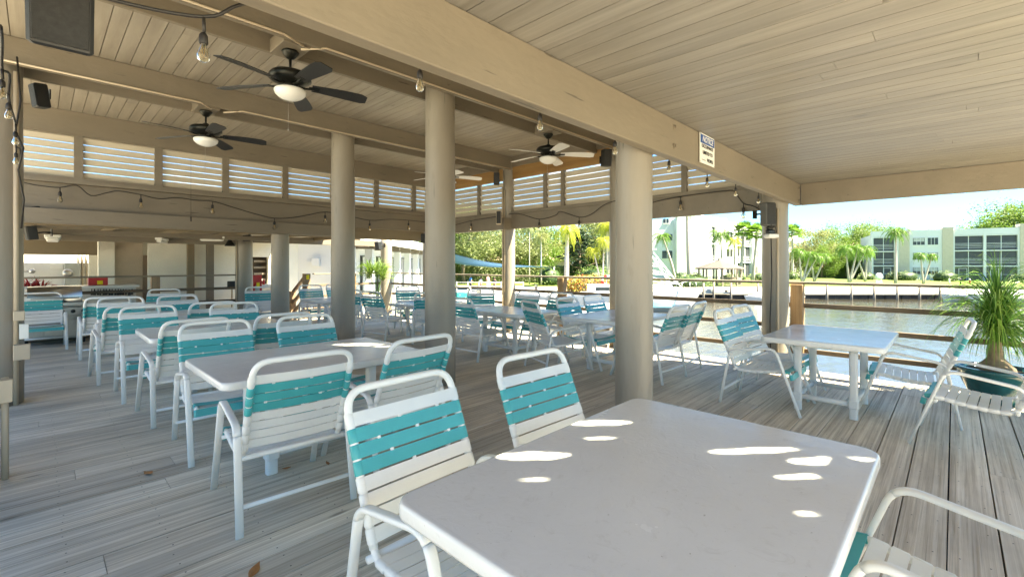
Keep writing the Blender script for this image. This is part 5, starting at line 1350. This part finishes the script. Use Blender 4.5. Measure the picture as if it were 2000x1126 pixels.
# ---- bushes and hedges ----
def bush(px, d, w, h, mat, label, name='bush', n=700, group='clipped bushes on the far lawn', leaf=.09, dep=None):
    p = pxd(px, d); rg = random.Random(int(px*7+d)); t = thing(name, (p.x,p.y,GZ), label, name.replace('_',' '), group, R(-46))
    mb = MB(); 
    for i in range(n):
        th = rg.uniform(0,2*math.pi); ph = math.acos(rg.uniform(-.1,1)); q = rg.uniform(.82,1.04)*(1+.12*math.sin(3*th+i%2))
        ex = .75; c = lambda v: math.copysign(abs(v)**ex, v)
        v = Vector((c(math.cos(th))*math.sin(ph)*w/2*q, c(math.sin(th))*math.sin(ph)*(dep or w)/2*q, max(.02, max(0,math.cos(ph))**ex*h*q)))
        a = Vector((rg.gauss(0,1),rg.gauss(0,1),rg.gauss(0,1))).normalized(); b_ = a.orthogonal().normalized(); s = leaf*rg.uniform(.6,1.3)
        mb.add([v-a*s, v+b_*s*.6, v+a*s, v-b_*s*.6], [(0,1,2,3)])
    mb.build('leaves', mat, t); MB().lathe([(w*.36,0),(w*.42,h*.3),(w*.34,h*.72),(w*.1,h*.86),(0,h*.88)], k=14, wob=.08).build('stems', 'bark_brown' if name != 'bush' else 'leaf_dark', t).scale = (1,(dep or w)/w,1)
for px, d, w, h, mt, lb in ((1330,70,3.2,1.5,'leaf_dark','dark hedge bush at the foot of the blank wall'),(1346,54,5.2,1.4,'leaf_mid','large round bush near the yacht bow'),(1358,58,2.6,1.5,'leaf_fresh','bright bush left of the gazebo'),(1425,70,2.6,1.3,'leaf_olive','bush behind the gazebo'),(1445,72,1.8,1.4,'leaf_fresh','bush right of the gazebo'),(1482,74,3.0,1.3,'leaf_mid','bush under the sabal palms'),
    (1546,80,2.0,1.3,'leaf_mid','round bush right of the floodlight column'),(1557,82,1.8,1.1,'leaf_olive','small bush beside the round one'),(1694,78,2.4,1.2,'leaf_mid','bush at the corner of the right apartments'),(1765,76,4.2,1.6,'leaf_mid','bush in front of the tan pier'),(1846,72,3.4,1.6,'leaf_mid','bush in front of the second tan pier'),(1997,68,2.6,1.2,'leaf_fresh','bush at the right edge near the dock'),(1072,58,3.4,2.4,'leaf_fresh','green round bush left of the cars')):
    bush(px, d, w, h, mt, lb)
bush(1150, 43.5, 4.6, 1.5, 'leaf_croton', 'red and yellow croton hedge beyond the rail post', 'croton_hedge', 3200, None, .10, 1.8)
bush(1160, 52, 4.5, 2.3, 'leaf_fresh', 'bright leafy shrub behind the croton hedge', 'bush', 1800)
# long clipped hedge behind the people
p = pxd(960, 66); t = thing('clipped_hedge', (p.x,p.y,GZ), 'long yellow green clipped hedge behind the people', 'hedge', None, R(-46))
rg = random.Random(8); mb = MB()
for i in range(6500):
    q = rg.random(); x = rg.uniform(-14,14); y = rg.uniform(-.9,.9); z = rg.uniform(.1,2.3)
    if q < .6: y = -.9+rg.uniform(-.08,.08)
    elif q < .95: z = 2.3+rg.uniform(-.1,.1)
    a = Vector((rg.gauss(0,1),rg.gauss(0,1),rg.gauss(0,1))).normalized(); b_ = a.orthogonal().normalized(); s = rg.uniform(.1,.2); v = Vector((x,y,z))
    mb.add([v-a*s, v+b_*s*.6, v+a*s, v-b_*s*.6], [(0,1,2,3)])
mb.build('leaves', 'leaf_light', t); MB().box(-14,14,-.82,.9,0,2.2).build('stems', 'leaf_olive', t)
# foliage behind the far left yard
p = onY(46, 520, 20.5); t = thing('yard_shrub', (p.x, 20.5, -.5), 'bright yellow green shrub at the far left beside the white yard wall', 'shrub')
mb = MB(); crown_mesh(mb, (0,0,2.0), 1.3,1,1.8, 2200, .13, random.Random(5), 14); mb.build('leaves', 'leaf_fresh', t); MB().taper([(0,0,0),(0,0,2)],[.08,.03],6).build('stem','bark_brown',t)
# =====================================================================  BOATS, MARINA, PEOPLE
def hull(mb, L, B, H, sheer=.25, rake=.5, n=14, mi=0):
    """hull along +x (bow), waterline z=0"""
    st = []
    for i in range(n+1):
        f = i/n; b_ = B/2*(1-max(0,(f-.45)/.55)**2.2)*(.92+.08*min(1,f*3)); top = H*(1+sheer*f*f)
        x = -L/2+L*f
        st.append([(x-rake*0, 0, -.25), (x+ rake*f**3*.2, b_*.72, -.05), (x+rake*f**3*.5, b_*.95, H*.5), (x+rake*f**3, b_, top)])
    vs = []; 
    for r_ in st:
        vs += [(x,-y,z) for x,y,z in reversed(r_[1:])]+r_
    k = 7; mb.mat(mi).smooth(True); mb.add(vs, [(i*k+q,(i+1)*k+q,(i+1)*k+q+1,i*k+q+1) for i in range(n) for q in range(k-1)]); mb.smooth(False)
    dk = [(r_[3][0], -r_[3][1]*.97, r_[3][2]-.06) for r_ in st]+[(r_[3][0], r_[3][1]*.97, r_[3][2]-.06) for r_ in reversed(st)]
    mb.add(dk, [tuple(range(len(dk)))]); mb.add([st[0][q] for q in range(4)]+[(x,-y,z) for x,y,z in reversed(st[0][1:])], [tuple(range(7))])
p = pxd(1283, 31.5); t = thing('fishing_yacht', (p.x, p.y, WZ), 'white sport fishing yacht with a tall white tube tower', 'boat', None, R(-46))
mb = MB(); hull(mb, 9.6, 3.2, 1.15, .3, .9); o = mb.build('hull', 'hull_white', t); o.location.x = -2.6
mb = MB(); mb.box(-7.3,1.2,-1.62,1.62,.30,.36); o = mb.build('stripe', 'boat_blue', t); o.scale = (.8,.9,1)
mb = MB(); mb.poly([(-4.6,-1.1),(-.6,-1.0),(.9,-.35),(.9,.35),(-.6,1.0),(-4.6,1.1)], 1.15, 1.75); mb.build('cabin', 'hull_white', t)
mb = MB(); mb.poly([(-4.4,-1.12),(-.7,-1.02),(.2,-.62),(.2,.62),(-.7,1.02),(-4.4,1.12)], 1.40, 1.62); mb.build('cabin_window', 'boat_glass', t)
T = MB()
zt = EYE-(488-HY)*31.5/FPX-WZ
legs = [((-1.9,-1.0,1.6),(-1.7,-.35,zt)),((-1.9,1.0,1.6),(-1.7,.35,zt)),((1.6,-1.0,1.25),(-.5,-.35,zt)),((1.6,1.0,1.25),(-.5,.35,zt))]
for a, b_ in legs: T.tube([a,b_], .045, 6)
for f in (.2,.4,.6,.8):
    q = [Vector(a).lerp(Vector(b_), f) for a, b_ in legs]
    for i, j in ((0,1),(1,3),(3,2),(2,0)): T.tube([q[i],q[j]], .03, 5)
    if f < .8:
        q2 = [Vector(a).lerp(Vector(b_), f+.2) for a, b_ in legs]; T.tube([q[2],q2[0]], .022, 5); T.tube([q[3],q2[1]], .022, 5); T.tube([q[2],q2[3]], .022, 5)
T.build('tower', 'hull_white', t)
mb = MB(); mb.box(-2.1,-.2,-.6,.6,zt,zt+.07, ch=.02); mb.box(-2.0,-.4,-.55,.55,zt*.62,zt*.62+.05); mb.build('tower_platform', 'hull_white', t)
T = MB()
for s in (-1,1):
    T.tube([(.9,s*1.05,1.3),(1.0,s*1.0,1.85),(2.6,s*.3,2.1)], .018, 5)
    for x in (1.4,2.0,2.5): T.tube([(x,s*(1.1-.35*(x-1)),1.35),(x,s*(1.0-.35*(x-1)),1.92)], .015, 5)
T.build('bow_rail', 'steel', t)
def boat(px, d, L, B, H, rz, label, cov=None, col='hull_white', group='small boats in the canal'):
    p = pxd(px, d); t = thing('small_boat', (p.x,p.y,WZ), label, 'boat', group, R(rz))
    mb = MB(); hull(mb, L, B, H, .35, .3); mb.build('hull', col, t)
    if cov == 'cover':
        mb = MB().smooth(); n = 16; rg = random.Random(int(px)); vs = []
        for i in range(n+1):
            f = i/n; x = -L/2+L*f*.98; b_ = B/2*1.04*(1-max(0,(f-.5)/.5)**2)
            hh = H*1.1+.55*math.sin(min(1,f*1.3)*math.pi)**.7*(1-.3*f)
            for q in range(9):
                a = math.pi*q/8; vs.append((x+rg.uniform(-.03,.03), -b_*math.cos(a), H*.9+(hh-H*.6)*math.sin(a)+rg.uniform(-.05,.05)))
        mb.add(vs, [(i*9+q,(i+1)*9+q,(i+1)*9+q+1,i*9+q+1) for i in range(n) for q in range(8)]); mb.build('cover', 'vinyl_cover', t)
    else:
        mb = MB(); mb.poly([(-L*.1,-B*.3),(L*.12,-B*.22),(L*.12,B*.22),(-L*.1,B*.3)], H, H+.45); mb.build('console', 'hull_white', t)
        mb = MB(); mb.poly([(L*.125,-B*.2),(L*.135,-B*.2),(L*.135,B*.2),(L*.125,B*.2)], H+.2, H+.85); mb.build('windshield', 'boat_glass', t)
        mb = MB(); mb.box(-L/2-.25,-L/2,-.18,.18,.0,H+.45, ch=.05); mb.build('outboard_motor', 'hull_white', t)
boat(1489, 39.5, 2.6, 1.2, .34, 134, 'small white skiff tied beside the floodlight column', 'cover')
boat(1547, 39.8, 1.6, 1.0, .35, 134, 'white boat stern showing right of the floodlight column', 'cover')
boat(1905, 38.5, 5.2, 2.0, .5, 134, 'boat under a crumpled white cover near the potted palm', 'cover')
boat(1975, 36, 5.0, 2.2, .6, 120, 'white boat behind the potted palm leaves', 'cover')
boat(965, 26.5, 7.0, 2.4, .9, 150, 'white motor boat behind the rail left of the wooden post')
boat(1068, 33, 6.0, 2.3, .9, 140, 'white boat with a windshield left of the croton hedge')
boat(1160, 23.5, 3.4, 1.5, .5, 100, 'white jet boat with a cover right of the rail post', 'cover')
boat(900, 22, 5.5, 2.2, .8, 140, 'white boat nearest the clubhouse bank')
# floating dock
def dockbox(px0, px1, d0, d1, z, name, lab, mat='concrete'):
    p = pxd((px0+px1)/2, (d0+d1)/2, z); w = (px1-px0)/FPX*(d0+d1)/2; t = thing(name, p, lab, 'dock', None, R(-46))
    MB().box(-w/2,w/2,-(d1-d0)/2,(d1-d0)/2,-.18,0, ch=.02).build('deck_panel', mat, t)
    n = max(2, int(w/3))
    for i in range(n): x = -w/2+.2+(w-.4)*i/(n-1); MB().taper([(x,-(d1-d0)/2-.1,-1.5),(x,-(d1-d0)/2-.1,.55)],[.1,.09],8).build('pile','dock_wood',t)
    return t
dockbox(1010, 1215, 36.8, 41.3, GZ-.02, 'concrete_dock', 'pale concrete dock in front of the croton hedge')
t = thing('dock_step', pxd(1398, 41.0, GZ), 'grey boarding steps and bench on the dock below the gazebo', 'step', None, R(-46))
MB().box(-1.2,1.3,-.3,.3,.03,.16).build('platform','galvanised',t); MB().box(-1.1,-.2,-.25,.25,.161,.42, ch=.02).build('box','galvanised',t); MB().box(-.1,1.1,-.2,.2,.30,.36).build('bench_top','wood_grey',t); MB().box(.9,1.0,-.2,.2,.161,.299).build('bench_leg','wood_grey',t)
# satellite / vent cap on lawn, small posts
t = thing('lawn_fan', pxd(1716, 62, GZ), 'white round fan shaped fixture on the far lawn', 'fixture', None, R(-46))
MB().lathe([(.0,0),(.5,0),(.52,.08),(.1,.14),(0,.14)], k=20).build('disc','facade_white',t,(0,0,.95)).rotation_euler=(R(90),0,0); MB().box(-.45,.45,-.08,.08,0,.5, ch=.05).build('base','facade_white',t)
for i, (px, lb, mt) in enumerate(((1894,'small red and white marker post on the far lawn','red_paint'),(1854,'small white lawn light near the second tan pier','facade_white'),(1876,'small black lawn light left of the red marker','black_metal'))):
    t = thing('lawn_post', pxd(px, 60, GZ), lb, 'post'); MB().taper([(0,0,0),(0,0,.55)],[.09,.07],8).build('post', mt, t); MB().lathe([(.12,.55),(.12,.62),(.05,.75),(0,.76)], k=10).build('cap', 'facade_white' if i == 0 else mt, t)
# lifebuoy on a stand
t = thing('lifebuoy', pxd(1185.5, 41.8, GZ+1.15), 'red and white lifebuoy on a post by the croton hedge', 'lifebuoy', None, R(-46))
mb = MB()
for k in range(8):
    a0, a1 = k*math.pi/4, (k+1)*math.pi/4; mb.mat(k % 2); mb.tube([(.42*math.cos(a0+(a1-a0)*i/4),0,.42*math.sin(a0+(a1-a0)*i/4)) for i in range(5)], .11, 8)
mb.build('ring', ['red_paint','hull_white'], t); MB().box(-.04,.04,.12,.2,-1.13,.5).build('stand','facade_white',t)
# shade sail
z = lambda y, d: EYE-(y-HY)*d/FPX
A, B_, C_, D_ = pxd(868,36,z(491,36)), pxd(1005,46,z(523,46)), pxd(1082,58,z(523,58)), pxd(862,50,z(509,50))
t = thing('shade_sail', A, 'blue triangular shade sail stretched behind the slim column', 'shade sail')
mb = MB().smooth(); n = 10; vs = []
for i in range(n+1):
    for j in range(n+1):
        f, g = i/n, j/n; p = (A*(1-f)+C_*f)*(1-g)+(D_*(1-f)+C_*f)*g
        p = p+Vector((0,0,-.75*math.sin(f*math.pi)*(1-f)*.9-.15*math.sin(g*math.pi)*(1-f))); vs.append(p-A)
top = [v+Vector((0,0,.03)) for v in vs]
fs = [(i*(n+1)+j,(i+1)*(n+1)+j,(i+1)*(n+1)+j+1,i*(n+1)+j+1) for i in range(n) for j in range(n)]
mb.add(vs, fs); mb.add(top, fs); mb.build('canvas', 'sail_blue', t)
for p in (A, D_, C_): q = p-A; MB().taper([(q.x,q.y,GZ-A.z),(q.x,q.y,q.z+.1)],[.09,.07],8).build('mast','galvanised',t)
# carport with cars
c = pxd(1125, 70); t = thing('carport', (c.x,c.y,GZ), 'long low dark carport roof behind the royal palm', 'carport', None, R(-46))
MB().box(-5.5,6.0,-2.2,2.2,1.95,2.12, ch=.03).build('roof','screen_dark',t)
for k in range(5):
    for s in (-2,2): MB().box(-5.3+k*2.75,-5.2+k*2.75,s-.05,s+.05,0,1.949).build('post','dock_wood',t)
def car(px, d, mat, label, rz):
    p = pxd(px, d); t = thing('parked_car', (p.x,p.y,GZ), label, 'car', 'cars parked under the carport', R(rz))
    prof = [(-2.2,.35),(-2.2,.85),(-1.5,.98),(-1.0,1.42),(.5,1.45),(1.15,.98),(2.1,.85),(2.25,.6),(2.2,.3)]
    mb = MB(); n = len(prof); vs = [(x,-.85*(1 if z_<1 else .8),z_) for x,z_ in prof]+[(x,.85*(1 if z_<1 else .8),z_) for x,z_ in prof]
    mb.add(vs, [(i,(i+1)%n,n+(i+1)%n,n+i) for i in range(n)]+[tuple(range(n-1,-1,-1)),tuple(range(n,2*n))]); mb.build('body', mat, t)
    mb = MB()
    for s in (-1,1): mb.add([(-1.3,s*.80,1.02),(-.95,s*.70,1.38),(.45,s*.70,1.40),(.98,s*.80,1.02)], [(0,1,2,3)])
    mb.build('side_window','window_glass',t)
    for x in (-1.35,1.35):
        for s in (-1,1):
            w = MB().lathe([(0,-.1),(.32,-.1),(.34,0),(.32,.1),(0,.1)], k=16).build('wheel','rubber_black',t,(x,s*.78,.34)); w.rotation_euler=(R(90),0,0)
            h = MB().lathe([(0,.101),(.18,.101),(.16,.12),(0,.12)], k=10).build('rim','steel',w)
car(1092, 70, 'car_dark', 'dark car parked under the left end of the carport', -40); car(1122, 70, 'car_dark', 'dark car parked beside the pine trunk', -50)
car(1143, 71, 'car_dark', 'dark car parked right of the pine trunk under the carport', -42)
# white railing on the marina walk
t = thing('white_fence', pxd(950, 40, GZ), 'thin white railing beside the people on the marina walk', 'fence', None, R(-46))
mb = MB()
for zz in (.35,.7,1.05): mb.tube([(-3.6,0,zz),(3.2,0,zz)], .025, 5)
mb.build('rail','facade_white',t)
for k in range(8): MB().box(-3.6+k*.97,-3.52+k*.97,-.04,.04,0,1.12).build('post','facade_white',t)
# ---- people (far away, by the marina) ----
def person(px, d, shirt, trousers, label, rz, h=1.72, arm=25, name='person'):
    p = pxd(px, d); t = thing(name, (p.x,p.y,GZ+.02), label, 'person', 'people on the marina walk', R(rz))
    def skin(chains, mat, nm):
        me = bpy.data.meshes.new(nm); V = []; E = []; RR = []
        for ch in chains:
            o = len(V); start = 0
            for i, (q, r_) in enumerate(ch):
                if isinstance(q, int): prev = q; continue
                V.append(q); RR.append(r_)
                if i: E.append((prev, len(V)-1))
                prev = len(V)-1
        me.from_pydata(V, E, []); o = bpy.data.objects.new(nm, me); C.objects.link(o); o.parent = t
        m_ = o.modifiers.new('skin', 'SKIN'); o.modifiers.new('sub', 'SUBSURF').render_levels = 2
        for i, r_ in enumerate(RR): me.skin_vertices[0].data[i].radius = (r_, r_*.85)
        me.skin_vertices[0].data[0].use_root = True; me.materials.append(M(mat)); m_.use_smooth_shade = True; return o
    a = R(arm); H = h/1.75
    sc = lambda x,y,z_: (x*H, y*H, z_*H)
    # one continuous body: pelvis root, spine to head, arms and legs branching from it
    ch = [
     [(sc(0,0,.95),.14),(sc(0,.01,1.15),.125),(sc(0,0,1.38),.14),(sc(0,0,1.50),.06),(sc(0,.02,1.58),.085),(sc(0,.02,1.68),.085)],
     [(2,0),(sc(.19,0,1.40),.062),(sc(.25,-.03,1.12),.045),(sc(.20,-.2*math.sin(a)*2,.96),.034),(sc(.18,-.26*math.sin(a)*2,.92),.025)],
     [(2,0),(sc(-.19,0,1.40),.062),(sc(-.25,-.03,1.12),.045),(sc(-.22,-.2*math.sin(a)*2,.96),.034),(sc(-.20,-.26*math.sin(a)*2,.92),.025)],
     [(0,0),(sc(.10,0,.86),.095),(sc(.11,-.03,.48),.062),(sc(.12,.02,.09),.042),(sc(.12,-.14,.04),.035)],
     [(0,0),(sc(-.10,0,.86),.095),(sc(-.12,-.02,.48),.062),(sc(-.12,.06,.09),.042),(sc(-.12,-.10,.04),.035)]]
    body = skin(ch, 'skin', 'body')
    sh = skin([[(sc(0,0,.93),.16),(sc(0,.01,1.15),.150),(sc(0,0,1.37),.165)],[(2,0),(sc(.20,0,1.385),.085),(sc(.245,-.02,1.20),.070)],[(2,0),(sc(-.20,0,1.385),.085),(sc(-.245,-.02,1.20),.070)]], shirt, 'shirt')
    tr = skin([[(sc(0,0,.95),.155),(sc(0,0,.88),.16)],[(1,0),(sc(.105,0,.80),.115),(sc(.115,-.03,.50),.085)],[(1,0),(sc(-.105,0,.80),.115),(sc(-.125,-.02,.50),.085)]], trousers, 'trousers')
    mb = MB().smooth(); mb.lathe([(0,.13),(.06,.115),(.1,.06),(.105,0),(.095,-.06),(.0,-.05)], k=14); o = mb.build('hair','hair_dark',t,Vector(sc(0,.045,1.66)))
person(919, 42, 'shirt_blue', 'cloth_dark', 'person in a blue shirt standing by the white railing', 60)
person(953, 42, 'shirt_pink', 'cloth_white', 'person in a pink top standing by the white railing', 20)
person(939, 44, 'cloth_white', 'cloth_dark', 'smaller person in a white top between the blue and pink ones', 200, 1.4)
person(966, 45, 'cloth_dark', 'cloth_dark', 'person in dark clothes right of the pink top', 100, 1.3)

# =====================================================================  LIGHT, SKY, CAMERA
sd = Vector((SAZ.x*math.cos(R(EL)), SAZ.y*math.cos(R(EL)), math.sin(R(EL))))
L_ = bpy.data.lights.new('sun', 'SUN'); L_.energy = 4.2; L_.angle = R(.8); L_.color = (1,.975,.93)
so = bpy.data.objects.new('sun', L_); C.objects.link(so); so.rotation_euler = sd.to_track_quat('Z','Y').to_euler(); so.location = (0,0,20)
w = bpy.data.worlds.new('World'); bpy.context.scene.world = w; w.use_nodes = True; nt = w.node_tree
bg = nt.nodes['Background']; sk = nt.nodes.new('ShaderNodeTexSky'); sk.sky_type = 'NISHITA'; sk.sun_disc = False; sk.sun_elevation = R(EL)
sk.sun_rotation = math.atan2(SAZ.x, SAZ.y); sk.air_density = 1.0; sk.dust_density = .2; sk.ozone_density = 4.0
# a few soft high clouds mixed into the sky
tc = N(nt, 'ShaderNodeTexCoord'); mp = N(nt, 'ShaderNodeMapping'); mp.inputs['Scale'].default_value = (1.2,1.2,7); mp.inputs['Rotation'].default_value = (0,0,R(20)); nt.links.new(tc.outputs['Generated'], mp.inputs[0])
cn = N(nt, 'ShaderNodeTexNoise', i_Scale=2.6, i_Detail=7, i_Roughness=.55); nt.links.new(mp.outputs[0], cn.inputs['Vector'])
cr = ramp(nt, [(.60,(0,0,0)),(.74,(.7,.7,.7))]); nt.links.new(cn.outputs['Fac'], cr.inputs[0])
skc = mixc(nt, sk.outputs[0], (.44,.70,1.0), 1.0, 'MULTIPLY')
mx = mixc(nt, skc, (6.5,6.8,7.4), cr.outputs[0]); nt.links.new(mx, bg.inputs['Color']); bg.inputs['Strength'].default_value = .054
sc = bpy.context.scene
cam = bpy.data.cameras.new('camera'); co = bpy.data.objects.new('camera', cam); C.objects.link(co); sc.camera = co
co.location = (0,0,EYE); co.rotation_euler = (R(90), 0, R(-46)); cam.sensor_width = 36; cam.lens = 36*FPX/2000; cam.shift_y = -(563-HY)/2000; cam.clip_end = 3000; cam.clip_start = .05
sc.view_settings.view_transform = 'Standard'; sc.view_settings.look = 'None'; sc.view_settings.gamma = 1; sc.view_settings.exposure = 3.15; sc.view_settings.use_white_balance = True; sc.view_settings.white_balance_temperature = 8700; sc.view_settings.white_balance_tint = 1
sc.render.engine = 'CYCLES'; sc.cycles.max_bounces = 10; sc.cycles.diffuse_bounces = 6; sc.cycles.glossy_bounces = 4; sc.cycles.transmission_bounces = 6; sc.cycles.use_denoising = True; sc.cycles.caustics_reflective = False; sc.cycles.caustics_refractive = False; sc.cycles.sample_clamp_indirect = 6
